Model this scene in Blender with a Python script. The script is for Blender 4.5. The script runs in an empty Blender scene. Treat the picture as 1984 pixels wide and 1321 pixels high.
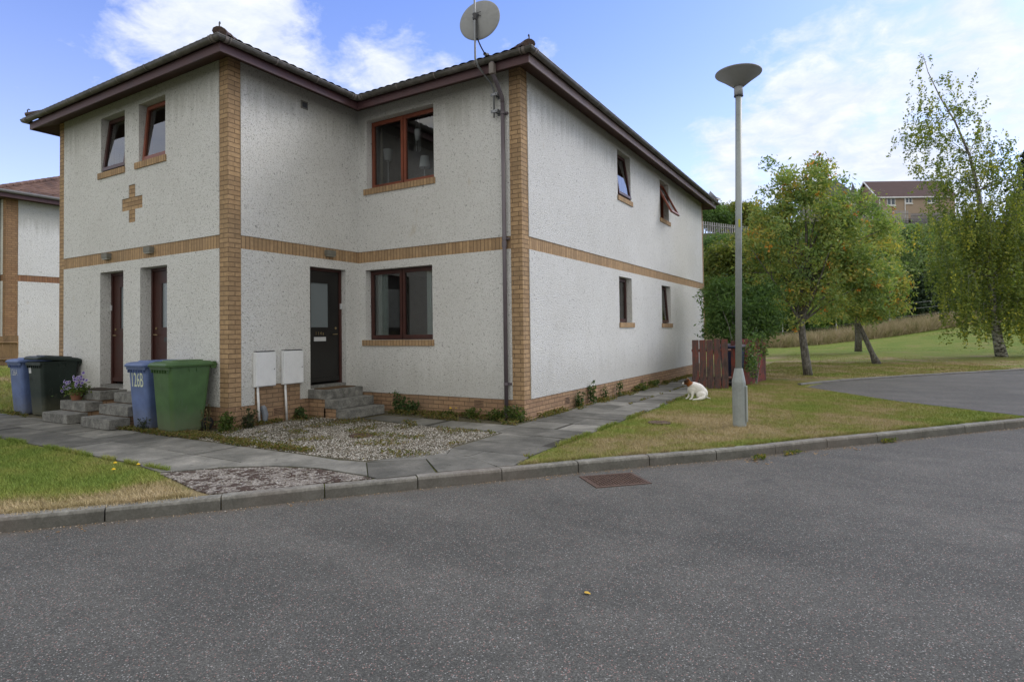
import bpy, math, random
import numpy as np
from mathutils import Matrix, Vector, noise as mnoise
R=math.radians
scene=bpy.context.scene
col=scene.collection
# ---------------------------------------------------------------- camera
F=1153.4993; YAW=-0.53689; PIT=0.02252; ROLL=-0.0131
C=np.array([8.44953,-5.64834,1.44349])
FW=np.array([-0.51132184,0.85909414,0.02252182]); RT=np.array([0.8593121,0.51145157,0.0])
R2=np.array([0.85908753,0.51166118,-0.0130942]); U2=np.array([0.0227727,-0.01265287,0.9996606])
cam_d=bpy.data.cameras.new('camera'); cam=bpy.data.objects.new('camera',cam_d); col.objects.link(cam)
cam_d.sensor_width=36; cam_d.lens=F/1984*36; cam_d.shift_y=-43.1385/1984; cam_d.clip_end=5000; cam_d.clip_start=.05
m=Matrix.Identity(4)
for i in range(3):
    m[i][0]=R2[i]; m[i][1]=U2[i]; m[i][2]=-FW[i]; m[i][3]=C[i]
cam.matrix_world=m
scene.camera=cam
def ray(x,y): return FW+R2*(x-992)/F-U2*(y-617.36)/F
def dep(x,y,D): return C+ray(x,y)*D            # the point seen at (x,y) of the photo, D metres deep
def grd(x,y,z=0):
    d=ray(x,y); return C+(z-C[2])/d[2]*d
# ---------------------------------------------------------------- light
SUN_AZ=R(56); SUN_EL=R(40)          # from +X turning to +Y
sdir=Vector((math.cos(SUN_EL)*math.cos(SUN_AZ),math.cos(SUN_EL)*math.sin(SUN_AZ),math.sin(SUN_EL)))
sun_d=bpy.data.lights.new('sun','SUN'); sun_d.energy=1.3; sun_d.angle=R(24); sun_d.color=(1,.95,.87)
sun=bpy.data.objects.new('sun',sun_d); col.objects.link(sun); sun.location=(20,20,30)
sun.rotation_euler=(-sdir).to_track_quat('-Z','Y').to_euler()
scene.view_settings.view_transform='Standard'; scene.view_settings.look='None'
scene.view_settings.gamma=1; scene.view_settings.exposure=0.54; scene.view_settings.use_curve_mapping=False
scene.cycles.max_bounces=6; scene.cycles.transparent_max_bounces=12; scene.cycles.diffuse_bounces=3
scene.cycles.use_adaptive_sampling=True
# ---------------------------------------------------------------- node helpers
class NT:
    def __init__(s,nt): s.nt=nt
    def n(s,t,ins=None,**p):
        nd=s.nt.nodes.new(t)
        for k,v in p.items(): setattr(nd,k,v)
        if ins:
            for k,v in ins.items():
                sk=nd.inputs[k]
                if hasattr(v,'links') or isinstance(v,bpy.types.NodeSocket): s.nt.links.new(v,sk)
                else:
                    if isinstance(v,tuple) and len(v)==3 and sk.type=='RGBA': v=(*v,1)
                    sk.default_value=v
        return nd
    def math(s,op,a,b=None,c=None,clamp=False):
        nd=s.nt.nodes.new('ShaderNodeMath'); nd.operation=op; nd.use_clamp=clamp
        for i,v in enumerate((a,b,c)):
            if v is None: continue
            if isinstance(v,bpy.types.NodeSocket): s.nt.links.new(v,nd.inputs[i])
            else: nd.inputs[i].default_value=v
        return nd.outputs[0]
    def mix(s,f,a,b,mode='MIX'):
        nd=s.nt.nodes.new('ShaderNodeMix'); nd.data_type='RGBA'; nd.blend_type=mode
        for i,v in ((0,f),(6,a),(7,b)):
            if isinstance(v,bpy.types.NodeSocket): s.nt.links.new(v,nd.inputs[i])
            else: nd.inputs[i].default_value=(*v,1) if isinstance(v,tuple) and len(v)==3 else v
        return nd.outputs[2]
    def ramp(s,f,pts,interp='LINEAR'):
        nd=s.nt.nodes.new('ShaderNodeValToRGB'); cr=nd.color_ramp; cr.interpolation=interp
        while len(cr.elements)<len(pts): cr.elements.new(.5)
        for e,(p,c) in zip(cr.elements,pts):
            e.position=p; e.color=(*c,1) if isinstance(c,tuple) else (c,c,c,1)
        s.nt.links.new(f,nd.inputs[0]); return nd.outputs[0]
    def noise(s,vec,scale,detail=3,rough=.5,dist=0):
        return s.n('ShaderNodeTexNoise',{'Vector':vec,'Scale':scale,'Detail':detail,'Roughness':rough,'Distortion':dist})
    def vor(s,vec,scale,feature='F1',rnd=1.0):
        return s.n('ShaderNodeTexVoronoi',{'Vector':vec,'Scale':scale,'Randomness':rnd},feature=feature)
def mat(name,base=(.5,.5,.5),rough=.8,spec=.3,metal=0,fn=None):
    m=bpy.data.materials.new(name); m.use_nodes=True; nt=m.node_tree; nt.nodes.clear(); t=NT(nt)
    out=t.n('ShaderNodeOutputMaterial'); b=t.n('ShaderNodeBsdfPrincipled',{'Base Color':base,'Roughness':rough,'Specular IOR Level':spec,'Metallic':metal})
    nt.links.new(b.outputs[0],out.inputs[0])
    if fn:
        r=fn(t) or {}
        for k,v in r.items():
            if k=='bump':
                h,st,ds=v; bp=t.n('ShaderNodeBump',{'Height':h,'Strength':st,'Distance':ds}); nt.links.new(bp.outputs[0],b.inputs['Normal'])
            elif isinstance(v,bpy.types.NodeSocket): nt.links.new(v,b.inputs[k])
            else: b.inputs[k].default_value=v
    return m
def P(t): return t.n('ShaderNodeNewGeometry').outputs['Position']
def UV(t): return t.n('ShaderNodeTexCoord').outputs['UV']
def OB(t): return t.n('ShaderNodeTexCoord').outputs['Object']
def sep(t,v): return t.n('ShaderNodeSeparateXYZ',{0:v}).outputs
def scl(t,v,s,loc=(0,0,0)): return t.n('ShaderNodeMapping',{'Vector':v,'Scale':s,'Location':loc}).outputs[0]
def simple(name,base,rough=.6,spec=.3,metal=0,var=.12,scale=6,bump=0):
    def fn(t):
        o=OB(t); n1=t.noise(o,scale,4,.6).outputs[0]; n2=t.noise(o,scale*9,2).outputs[0]
        f=t.math('ADD',t.math('MULTIPLY',n1,.7),t.math('MULTIPLY',n2,.3))
        c=t.ramp(f,[(.25,tuple(x*(1-var*2) for x in base)),(.5,base),(.75,tuple(min(1,x*(1+var)) for x in base))])
        r={'Base Color':c,'Roughness':t.math('ADD',t.math('MULTIPLY',n1,.25),rough-.12)}
        if bump: r['bump']=(n2,bump,.01)
        return r
    return mat(name,base,rough,spec,metal,fn)
# ---- world: blue sky, broken cloud, unseen warm cloud added overhead and behind to light walls
w=bpy.data.worlds.new('World'); scene.world=w; w.use_nodes=True; w.node_tree.nodes.clear(); t=NT(w.node_tree)
SKY=.13
dirv=t.n('ShaderNodeTexCoord').outputs['Generated']
sky=t.n('ShaderNodeTexSky',sky_type='NISHITA',sun_disc=False,sun_elevation=SUN_EL,sun_rotation=math.pi/2-SUN_AZ,air_density=1.0,dust_density=1.2,ozone_density=3.0)
s=sep(t,dirv)
den=t.math('ADD',t.math('MAXIMUM',s[2],0.0),.22)
pv=t.n('ShaderNodeCombineXYZ',{0:t.math('DIVIDE',s[0],den),1:t.math('DIVIDE',s[1],den),2:0.0}).outputs[0]
n1=t.noise(pv,2.2,8,.6,.35).outputs[0]; n2=t.noise(pv,8.5,7,.65,.3).outputs[0]
fb=t.math('ADD',t.math('MULTIPLY',n1,.62),t.math('MULTIPLY',n2,.38))
acc=None
for (x,y,wd,st) in [(420,50,.17,.42),(560,120,.10,.30),(760,150,.12,.40),(690,60,.045,.20),(610,40,.05,.18),(300,70,.05,.2),(20,180,.05,.14),(1000,190,.1,.3),
                    (1600,260,.20,.42),(1880,150,.24,.38),(1900,20,.13,.36),(1450,150,.05,.15),(1420,330,.1,.42),(1750,330,.2,.42),(860,120,.07,.25),(120,360,.08,.12),(1130,250,.08,.1)]:
    d=ray(x,y); d=d/np.linalg.norm(d)
    dot=t.n('ShaderNodeVectorMath',{0:dirv,1:tuple(d)},operation='DOT_PRODUCT').outputs['Value']
    ang=t.math('SQRT',t.math('MAXIMUM',t.math('MULTIPLY',t.math('SUBTRACT',1.0,dot),2.0),0.0))
    g=t.math('MULTIPLY',t.math('SUBTRACT',1.0,t.math('DIVIDE',ang,wd*1.25),clamp=True),st)
    acc=g if acc is None else t.math('MAXIMUM',acc,g)
back=t.n('ShaderNodeVectorMath',{0:dirv,1:(0.46,-0.70,.55)},operation='DOT_PRODUCT').outputs['Value']  # unseen cloud bank added as neutral fill for the walls
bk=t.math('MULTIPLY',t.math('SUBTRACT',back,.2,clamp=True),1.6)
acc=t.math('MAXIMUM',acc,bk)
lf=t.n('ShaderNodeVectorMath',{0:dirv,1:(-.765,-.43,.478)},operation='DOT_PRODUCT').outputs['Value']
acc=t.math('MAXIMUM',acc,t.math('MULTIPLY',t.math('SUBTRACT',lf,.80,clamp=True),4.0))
cl=t.math('ADD',fb,acc)
mask=t.ramp(cl,[(.655,0.0),(.72,.38),(.80,.85),(.90,1.0)])
tone=t.ramp(n2,[(.3,(.66,.74,.93)),(.7,(.93,.96,1.0))])
skyc=t.mix(1.0,sky.outputs[0],(.58,.68,.92),'MULTIPLY')
skyc=t.mix(1.0,skyc,(.20,.40,1.60),'ADD')
horiz=t.math('POWER',t.math('SUBTRACT',1.0,t.math('MAXIMUM',s[2],0.0),clamp=True),4.0)
skyc=t.mix(1.0,skyc,t.mix(horiz,(0.0,0.0,0.0),(5.0,4.6,3.4)),'ADD')
cloudc=t.mix(1.0,tone,(5.9,5.9,6.1),'MULTIPLY')
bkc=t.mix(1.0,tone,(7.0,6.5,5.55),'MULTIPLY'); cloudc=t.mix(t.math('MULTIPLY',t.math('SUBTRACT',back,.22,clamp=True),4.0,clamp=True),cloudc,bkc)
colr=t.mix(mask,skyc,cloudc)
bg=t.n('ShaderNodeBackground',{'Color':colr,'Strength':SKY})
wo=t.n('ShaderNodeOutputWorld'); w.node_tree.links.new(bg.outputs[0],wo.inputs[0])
# ---------------------------------------------------------------- mesh helpers
ORG={}
def tag(o,label=None,cat=None,group=None,kind=None):
    if label: o['label']=label
    if cat: o['category']=cat
    if group: o['group']=group
    if kind: o['kind']=kind
    return o
def thing(name,label,cat,loc=(0,0,0),group=None,kind=None):
    o=bpy.data.objects.new(name,None); col.objects.link(o); o.location=loc; o.empty_display_size=.2
    ORG[o.name]=np.array(loc,float); return tag(o,label,cat,group,kind)
def link_mesh(name,V,Fs,m,parent=None,org=None,smooth=False,uv=True,swap=False,attr=None):
    V=np.asarray(V,float).reshape(-1,3)
    if org is None: org=ORG[parent.name] if parent is not None else np.zeros(3)
    org=np.array(org,float)
    me=bpy.data.meshes.new(name); L=V-org
    if isinstance(Fs,np.ndarray):
        k=Fs.shape[1]; nf=len(Fs); me.vertices.add(len(L)); me.vertices.foreach_set('co',L.astype(np.float32).ravel())
        me.loops.add(nf*k); me.loops.foreach_set('vertex_index',Fs.astype(np.int32).ravel())
        me.polygons.add(nf); me.polygons.foreach_set('loop_start',np.arange(0,nf*k,k,dtype=np.int32))
        me.update(calc_edges=True)
    else: me.from_pydata([tuple(v) for v in L],[],Fs)
    if attr is not None:
        a=me.attributes.new('rnd','FLOAT','POINT'); a.data.foreach_set('value',np.asarray(attr,np.float32))
    if uv:
        me.update(); u=me.uv_layers.new(name='UVMap'); nl=len(me.loops)
        vi=np.empty(nl,np.int32); me.loops.foreach_get('vertex_index',vi)
        npoly=len(me.polygons); nn=np.empty(npoly*3,np.float32); me.polygons.foreach_get('normal',nn); nn=np.abs(nn.reshape(-1,3))
        lt=np.empty(npoly,np.int32); me.polygons.foreach_get('loop_total',lt); ax=np.repeat(np.argmax(nn,1),lt)
        co=V[vi]; uvs=np.empty((nl,2),np.float32)
        uvs[:,0]=np.where(ax==0,co[:,1],co[:,0]); uvs[:,1]=np.where(ax==2,co[:,1],co[:,2])
        if swap:
            k=ax==2; a=uvs[k,0].copy(); uvs[k,0]=uvs[k,1]; uvs[k,1]=a
        u.data.foreach_set('uv',uvs.ravel())
    if smooth: me.polygons.foreach_set('use_smooth',np.ones(len(me.polygons),bool))
    me.materials.append(m); me.update()
    o=bpy.data.objects.new(name,me); col.objects.link(o)
    if parent is not None: o.parent=parent
    else: o.location=org
    ORG[o.name]=org
    return o
class MB:
    def __init__(s): s.v=[]; s.f=[]
    def add(s,V,Fs):
        b=len(s.v); s.v+= [tuple(map(float,p)) for p in V]; s.f+=[tuple(b+i for i in f) for f in Fs]; return s
    def box(s,x0,x1,y0,y1,z0,z1,M=None,bev=0):
        if x0>x1:x0,x1=x1,x0
        if y0>y1:y0,y1=y1,y0
        if bev:
            b=bev; V=[];Fs=[]
            ring=[(x0+b,y0),(x1-b,y0),(x1,y0+b),(x1,y1-b),(x1-b,y1),(x0+b,y1),(x0,y1-b),(x0,y0+b)]
            def sh(p,d): # inset
                cx=(x0+x1)/2; cy=(y0+y1)/2
                return (p[0]-math.copysign(min(d,abs(p[0]-cx)),p[0]-cx),p[1]-math.copysign(min(d,abs(p[1]-cy)),p[1]-cy))
            for z,d in ((z0,b*.8),(z0+b,0),(z1-b,0),(z1,b*.8)):
                V+=[(*sh(p,d),z) for p in ring]
            for k in range(3):
                for i in range(8): j=(i+1)%8; Fs.append((k*8+i,k*8+j,(k+1)*8+j,(k+1)*8+i))
            Fs.append(tuple(range(7,-1,-1))); Fs.append(tuple(range(24,32)))
        else:
            V=[(x0,y0,z0),(x1,y0,z0),(x1,y1,z0),(x0,y1,z0),(x0,y0,z1),(x1,y0,z1),(x1,y1,z1),(x0,y1,z1)]
            Fs=[(0,3,2,1),(4,5,6,7),(0,1,5,4),(1,2,6,5),(2,3,7,6),(3,0,4,7)]
        if M is not None: V=[tuple(M@Vector(p)) for p in V]
        return s.add(V,Fs)
    def quad(s,*p): return s.add(p,[tuple(range(len(p)))])
    def tube(s,pts,rad,n=8,cap=True,scale=(1,1)):
        pts=[Vector(p) for p in pts]; rad=rad if isinstance(rad,(list,tuple)) else [rad]*len(pts)
        V=[];Fs=[]; up=Vector((0,0,1)); prev=None
        for i,p in enumerate(pts):
            d=(pts[min(i+1,len(pts)-1)]-pts[max(i-1,0)]).normalized()
            if prev is None:
                a=d.cross(up if abs(d.z)<.9 else Vector((1,0,0))).normalized()
            else: a=(prev-d*prev.dot(d)).normalized()
            prev=a; b=d.cross(a)
            for k in range(n):
                an=2*math.pi*k/n; V.append(tuple(p+(a*math.cos(an)*scale[0]+b*math.sin(an)*scale[1])*rad[i]))
        for i in range(len(pts)-1):
            for k in range(n):
                j=(k+1)%n; Fs.append((i*n+k,i*n+j,(i+1)*n+j,(i+1)*n+k))
        if cap: Fs.append(tuple(range(n-1,-1,-1))); Fs.append(tuple((len(pts)-1)*n+k for k in range(n)))
        return s.add(V,Fs)
    def lathe(s,prof,n=24,M=None,cx=0,cy=0):
        V=[];Fs=[]
        for r,z in prof:
            for k in range(n):
                a=2*math.pi*k/n; V.append((cx+r*math.cos(a),cy+r*math.sin(a),z))
        for i in range(len(prof)-1):
            for k in range(n): j=(k+1)%n; Fs.append((i*n+k,i*n+j,(i+1)*n+j,(i+1)*n+k))
        if M is not None: V=[tuple(M@Vector(p)) for p in V]
        return s.add(V,Fs)
    def build(s,name,m,parent=None,smooth=False,org=None,**k): return link_mesh(name,s.v,s.f,m,parent,org,smooth,**k)
def copy_thing(root,name=None):
    def rec(o,par):
        c=o.copy(); col.objects.link(c)
        if par is not None: c.parent=par
        for ch in o.children: rec(ch,c)
        return c
    return rec(root,None)
def text_mesh(name,body,size,M,m,parent,ext=.001,sx=1.0):
    cu=bpy.data.curves.new(name,'FONT'); cu.body=body; cu.size=size; cu.extrude=ext; cu.align_x='CENTER'; cu.align_y='CENTER'
    to=bpy.data.objects.new(name,cu); col.objects.link(to); bpy.context.view_layer.update()
    me=bpy.data.meshes.new_from_object(to.evaluated_get(bpy.context.evaluated_depsgraph_get()))
    V=[M@Vector((v.co.x*sx,v.co.y,v.co.z)) for v in me.vertices]; Fs=[tuple(p.vertices) for p in me.polygons]
    bpy.data.objects.remove(to); bpy.data.curves.remove(cu)
    return link_mesh(name,[tuple(v) for v in V],Fs,m,parent,uv=False)
# ---------------------------------------------------------------- materials
def f_harl(t):
    p=P(t); v=t.vor(p,72); n=t.noise(p,40,4,.7).outputs[0]; big=t.noise(p,.9,5,.6).outputs[0]
    s=sep(t,p)
    st=t.noise(scl(t,p,(9,9,.55)),1.0,4,.6).outputs[0]          # rain streaks
    base=t.ramp(v.outputs['Distance'],[(.05,(.80,.80,.785)),(.6,(.74,.74,.72)),(.9,(.44,.435,.41))])
    pits=t.ramp(t.noise(p,26,3,.65).outputs[0],[(.30,.36),(.39,1.0)])
    c=t.mix(1.0,base,pits,'MULTIPLY')
    c=t.mix(t.ramp(big,[(.3,0.0),(.75,.32)]),c,(.50,.49,.45))
    hi=t.ramp(t.math('ADD',s[2],t.math('MULTIPLY',st,1.5)),[(0.0,0.0),(1.0,0.0)])
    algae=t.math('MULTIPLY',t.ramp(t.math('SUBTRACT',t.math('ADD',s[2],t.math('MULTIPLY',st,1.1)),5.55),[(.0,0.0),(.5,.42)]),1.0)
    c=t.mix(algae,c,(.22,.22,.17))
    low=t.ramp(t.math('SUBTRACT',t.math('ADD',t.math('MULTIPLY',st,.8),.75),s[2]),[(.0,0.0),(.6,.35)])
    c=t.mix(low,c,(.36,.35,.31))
    rust=t.ramp(t.noise(scl(t,p,(3.5,3.5,1.6)),1.0,2).outputs[0],[(.72,0.0),(.77,.25)])
    c=t.mix(rust,c,(.45,.36,.22))
    return {'Base Color':c,'bump':(t.math('ADD',t.math('MULTIPLY',v.outputs['Distance'],-1.0),n),.9,.012)}
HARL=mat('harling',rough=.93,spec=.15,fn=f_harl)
def brickfn(c1,c2,mortar,soldier=False,rowh=.075,w=.225,off=.0375,mw=.0068,wob=True):
    def fn(t):
        u=UV(t)
        if soldier: u=scl(t,u,(1,1,1),(0.0,.5,0.0))
        else: u=scl(t,u,(1,1,1),(0.0,off,0.0))
        br=t.n('ShaderNodeTexBrick',{'Vector':u,'Color1':c1,'Color2':c2,'Mortar':mortar,'Scale':1.0,'Mortar Size':mw,'Mortar Smooth':.15,'Bias':-.15,'Brick Width':w,'Row Height':rowh},offset=0.0 if soldier else .5)
        n=t.noise(P(t),14,4,.65).outputs[0]; n3=t.noise(P(t),90,2).outputs[0]; n0=t.noise(P(t),1.1,3).outputs[0]
        c=t.mix(t.ramp(n,[(.35,.55),(.6,0.0)]),br.outputs[0],tuple(x*.62 for x in c2))
        c=t.mix(t.math('MULTIPLY',n3,.35),c,tuple(min(1,x*1.25) for x in c1))
        c=t.mix(t.ramp(n0,[(.45,0.0),(.75,.3)]),c,(.17,.145,.105))
        return {'Base Color':c,'bump':(t.math('ADD',t.math('MULTIPLY',br.outputs['Fac'],-1.0),t.math('MULTIPLY',n3,.25)),.8,.008)}
    return fn
B1=(.455,.305,.17); B2=(.285,.188,.108); MO=(.085,.062,.043)
BRICK=mat('buff_brick',rough=.88,spec=.2,fn=brickfn(B1,B2,MO))
SOLD=mat('buff_brick_on_end',rough=.88,spec=.2,fn=brickfn(B1,B2,MO,True,10.0,.075))
PLINTH=mat('weathered_brick',rough=.9,spec=.2,fn=brickfn((.38,.245,.145),(.25,.155,.10),MO))
BRICKR=mat('orange_brick',rough=.88,spec=.2,fn=brickfn((.33,.20,.105),(.22,.125,.07),(.11,.07,.045)))
SOLDR=mat('orange_brick_on_end',rough=.88,spec=.2,fn=brickfn((.30,.16,.085),(.20,.10,.06),(.11,.07,.045),True,10.0,.075))
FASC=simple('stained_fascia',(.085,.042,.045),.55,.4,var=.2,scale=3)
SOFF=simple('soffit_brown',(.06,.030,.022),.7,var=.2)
FASCD=simple('pale_fascia',(.22,.165,.155),.6,.3,var=.22,scale=3)  # paler greyish-pink copy for the gable-side fascia
def f_gut(t):
    o=P(t); n=t.noise(o,5,5,.65).outputs[0]
    return {'Base Color':t.ramp(n,[(.3,(.035,.033,.024)),(.55,(.085,.078,.066)),(.75,(.15,.135,.125))]),'Roughness':.5}
GUT=mat('gutter_brown',rough=.5,spec=.4,fn=f_gut)
GUTL=simple('gutter_bracket',(.19,.165,.15),.5)
PIPE=simple('downpipe_grey_brown',(.125,.105,.12),.42,.5,var=.1,scale=3)
WOODR=simple('red_stained_wood',(.20,.055,.028),.42,.45,var=.25,scale=5)
WOODD=simple('dark_stained_wood',(.055,.018,.014),.4,.45,var=.25,scale=5)
DOORB=simple('black_brown_door',(.012,.011,.010),.38,.5,var=.2)
DOORR=simple('mahogany_door',(.05,.016,.012),.42,.4,var=.25,scale=4)
WHITE=simple('white_plastic',(.55,.56,.57),.4,.4,var=.06,scale=3)
METERG=simple('white_grp',(.74,.75,.76),.45,.4,var=.07,scale=5)
STEEL=simple('galvanised_steel',(.24,.25,.26),.42,.5,.6,var=.15,scale=8)
DARKM=simple('dark_metal',(.05,.05,.052),.5,.5,.3)
CONC=None
def f_conc(t):
    p=P(t); n=t.noise(p,7,6,.7).outputs[0]; n2=t.noise(p,45,4,.7).outputs[0]
    f=t.math('ADD',t.math('MULTIPLY',n,.65),t.math('MULTIPLY',n2,.35))
    c=t.ramp(f,[(.3,(.055,.055,.05)),(.47,(.15,.148,.137)),(.62,(.27,.265,.245)),(.75,(.38,.375,.35))])
    return {'Base Color':c,'bump':(n2,.5,.006)}
CONC=mat('weathered_concrete',rough=.92,spec=.15,fn=f_conc)
def f_kerb(t):
    p=P(t); s=sep(t,p); n=t.noise(p,5,6,.7).outputs[0]; n2=t.noise(p,50,4,.7).outputs[0]
    st=t.noise(scl(t,p,(26,26,3)),1.0,3,.6).outputs[0]
    f=t.math('ADD',t.math('MULTIPLY',n,.6),t.math('MULTIPLY',n2,.4))
    c=t.ramp(f,[(.36,(.15,.145,.125)),(.5,(.25,.24,.21)),(.64,(.36,.35,.31))])
    k=t.math('MULTIPLY',t.ramp(t.math('SUBTRACT',t.math('MULTIPLY',st,.1),t.math('ADD',s[2],.015)),[(.0,0.0),(.06,.62)]),1.0)
    c=t.mix(k,c,(.065,.064,.055))
    red=t.ramp(t.noise(p,.7,2).outputs[0],[(.5,0.0),(.68,.35)])
    c=t.mix(red,c,(.20,.155,.135))
    return {'Base Color':c,'bump':(n2,.5,.005)}
KERB=mat('kerb_concrete',rough=.92,spec=.15,fn=f_kerb)
def f_slab(t):
    p=P(t); n=t.noise(p,2.1,6,.65).outputs[0]; n2=t.noise(p,60,4,.75).outputs[0]; n1=t.noise(p,.9,3,.5,.6).outputs[0]
    f=t.math('ADD',t.math('MULTIPLY',n,.7),t.math('MULTIPLY',n2,.3))
    c=t.ramp(f,[(.34,(.088,.087,.077)),(.47,(.14,.136,.12)),(.58,(.19,.183,.162)),(.70,(.31,.29,.245))])
    oi=t.n('ShaderNodeAttribute',attribute_name='rnd').outputs['Fac']
    c=t.mix(1.0,c,t.ramp(oi,[(0,.70),(1,1.35)]),'MULTIPLY')
    blk=t.ramp(t.noise(p,12,4,.7).outputs[0],[(.28,.65),(.40,0.0)])
    c=t.mix(blk,c,(.045,.045,.04))
    return {'Base Color':c,'bump':(n2,.45,.005)}
SLAB=mat('paving_slab',rough=.93,spec=.12,fn=f_slab)
def f_asph(t):
    p=P(t); v=t.vor(p,170); n=t.noise(p,.6,5,.6,.5).outputs[0]; n2=t.noise(p,3.5,5,.65).outputs[0]; n3=t.noise(p,120,3,.75).outputs[0]
    al=t.n('ShaderNodeMapping',{'Vector':p,'Rotation':(0,0,-R(50.5)),'Scale':(.16,1.5,1)}).outputs[0]; tr=t.noise(al,1.0,4,.6).outputs[0]
    r=sep(t,v.outputs['Color'])
    f=t.math('ADD',t.math('ADD',t.math('MULTIPLY',n,.4),t.math('MULTIPLY',n2,.25)),t.math('MULTIPLY',tr,.35))
    big=t.ramp(f,[(.36,(.066,.066,.059)),(.5,(.092,.090,.080)),(.64,(.126,.121,.107))])
    c=t.mix(1.0,big,t.ramp(r[0],[(0,.62),(.5,1.0),(1,1.45)]),'MULTIPLY')
    c=t.mix(t.ramp(r[1],[(.955,0.0),(.975,.7)]),c,(.42,.41,.38))
    c=t.mix(t.ramp(r[2],[(.965,0.0),(.98,.75)]),c,(.36,.21,.18))
    c=t.mix(t.ramp(v.outputs['Distance'],[(.5,0.0),(.9,.45)]),c,(.045,.045,.043))
    c=t.mix(1.0,c,t.ramp(n3,[(.3,.72),(.7,1.25)]),'MULTIPLY')
    oil=t.ramp(t.noise(p,1.7,3,.5,1.0).outputs[0],[(.66,0.0),(.74,.35)]); c=t.mix(oil,c,(.05,.05,.048))
    edge=t.n('ShaderNodeAttribute',attribute_name='rnd').outputs['Fac']
    dirt=t.math('MULTIPLY',t.math('SUBTRACT',t.math('ADD',edge,t.math('MULTIPLY',t.noise(p,6,4,.7).outputs[0],.8)),.75,clamp=True),1.4)
    c=t.mix(dirt,c,(.12,.10,.08))
    return {'Base Color':c,'bump':(t.math('SUBTRACT',n3,v.outputs['Distance']),.45,.004)}
ASPH=mat('asphalt',rough=.9,spec=.25,fn=f_asph)
def grass_cols(t,p):
    n=t.noise(p,.55,4,.6,.4).outputs[0]; n2=t.noise(p,2.6,5,.65).outputs[0]
    s=sep(t,p)
    kd=t.n('ShaderNodeAttribute',attribute_name='rnd').outputs['Fac']      # how dry this place is
    f=t.math('ADD',t.math('ADD',t.math('MULTIPLY',n,.95),t.math('MULTIPLY',n2,.65)),t.math('SUBTRACT',kd,.82))
    return t.ramp(f,[(.28,(.165,.225,.045)),(.42,(.215,.25,.055)),(.53,(.24,.235,.075)),(.64,(.31,.25,.125)),(.82,(.39,.31,.18))]),f
def f_lawn(t):
    p=P(t); c,f=grass_cols(t,p); n3=t.noise(p,38,5,.8).outputs[0]; n4=t.noise(p,160,2).outputs[0]
    c=t.mix(1.0,c,t.ramp(n3,[(.25,.5),(.5,.95),(.75,1.4)]),'MULTIPLY')
    c=t.mix(t.math('MULTIPLY',t.math('SUBTRACT',sep(t,p)[2],3.2,clamp=True),1.0,clamp=True),c,t.ramp(n3,[(.3,(.03,.045,.015)),(.7,(.09,.10,.035))]))
    return {'Base Color':c,'bump':(t.math('ADD',n3,n4),.8,.03)}
LAWN=mat('lawn',rough=.95,spec=.1,fn=f_lawn)
def f_blade(t):
    p=P(t); n=t.noise(p,.55,4,.6,.4).outputs[0]; n2=t.noise(p,2.6,5,.65).outputs[0]
    kd=t.n('ShaderNodeAttribute',attribute_name='rnd').outputs['Fac']
    r=t.noise(p,130,1).outputs[0]
    f=t.math('ADD',t.math('ADD',t.math('MULTIPLY',n,.95),t.math('MULTIPLY',n2,.65)),t.math('SUBTRACT',kd,.82))
    c=t.ramp(f,[(.28,(.18,.245,.05)),(.42,(.24,.275,.065)),(.53,(.29,.28,.09)),(.64,(.38,.31,.16)),(.82,(.49,.39,.23))])
    return {'Base Color':t.mix(1.0,c,t.ramp(r,[(.3,.65),(.7,1.35)]),'MULTIPLY')}
BLADE=mat('grass_blade',rough=.85,spec=.15,fn=f_blade)
def f_bank(t):
    p=P(t); n=t.noise(p,.5,6,.7).outputs[0]; n2=t.noise(p,4,5,.75).outputs[0]
    return {'Base Color':t.ramp(t.math('ADD',t.math('MULTIPLY',n,.5),t.math('MULTIPLY',n2,.5)),[(.3,(.02,.03,.01)),(.5,(.05,.07,.018)),(.7,(.11,.10,.04))]),'bump':(n2,1.0,.3)}
def leafmat(name,cols,rough=.6,trans=.38):
    m=bpy.data.materials.new(name); m.use_nodes=True; nt=m.node_tree; nt.nodes.clear(); t=NT(nt)
    a=t.n('ShaderNodeAttribute',attribute_name='rnd').outputs['Fac']
    c=t.ramp(a,[(i/(len(cols)-1) if len(cols)>1 else 0,x) for i,x in enumerate(cols)])
    b=t.n('ShaderNodeBsdfPrincipled',{'Base Color':c,'Roughness':rough,'Specular IOR Level':.3})
    tr=t.n('ShaderNodeBsdfTranslucent',{'Color':t.mix(1.0,c,(1.5,1.5,.6),'MULTIPLY')})
    mx=t.n('ShaderNodeMixShader',{0:trans,1:b.outputs[0],2:tr.outputs[0]})
    o=t.n('ShaderNodeOutputMaterial',{0:mx.outputs[0]})
    return m
def f_bark(t):
    o=P(t); n=t.noise(scl(t,o,(1,1,.35)),22,5,.7).outputs[0]
    return {'Base Color':t.ramp(n,[(.3,(.045,.04,.033)),(.5,(.14,.13,.115)),(.66,(.28,.27,.25))]),'bump':(n,.8,.02)}
BARK=mat('grey_bark',rough=.9,fn=f_bark)
def f_birch(t):
    o=P(t); s=sep(t,o); n=t.noise(scl(t,o,(6,6,16)),1.0,5,.75).outputs[0]; lo=t.ramp(s[2],[(.1,.35),(.9,0.0)]) if False else None
    return {'Base Color':t.ramp(n,[(.38,(.03,.027,.024)),(.46,(.12,.11,.10)),(.56,(.42,.41,.38))]),'bump':(n,.5,.01)}
BIRCH=mat('birch_bark',rough=.85,fn=f_birch)
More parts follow.
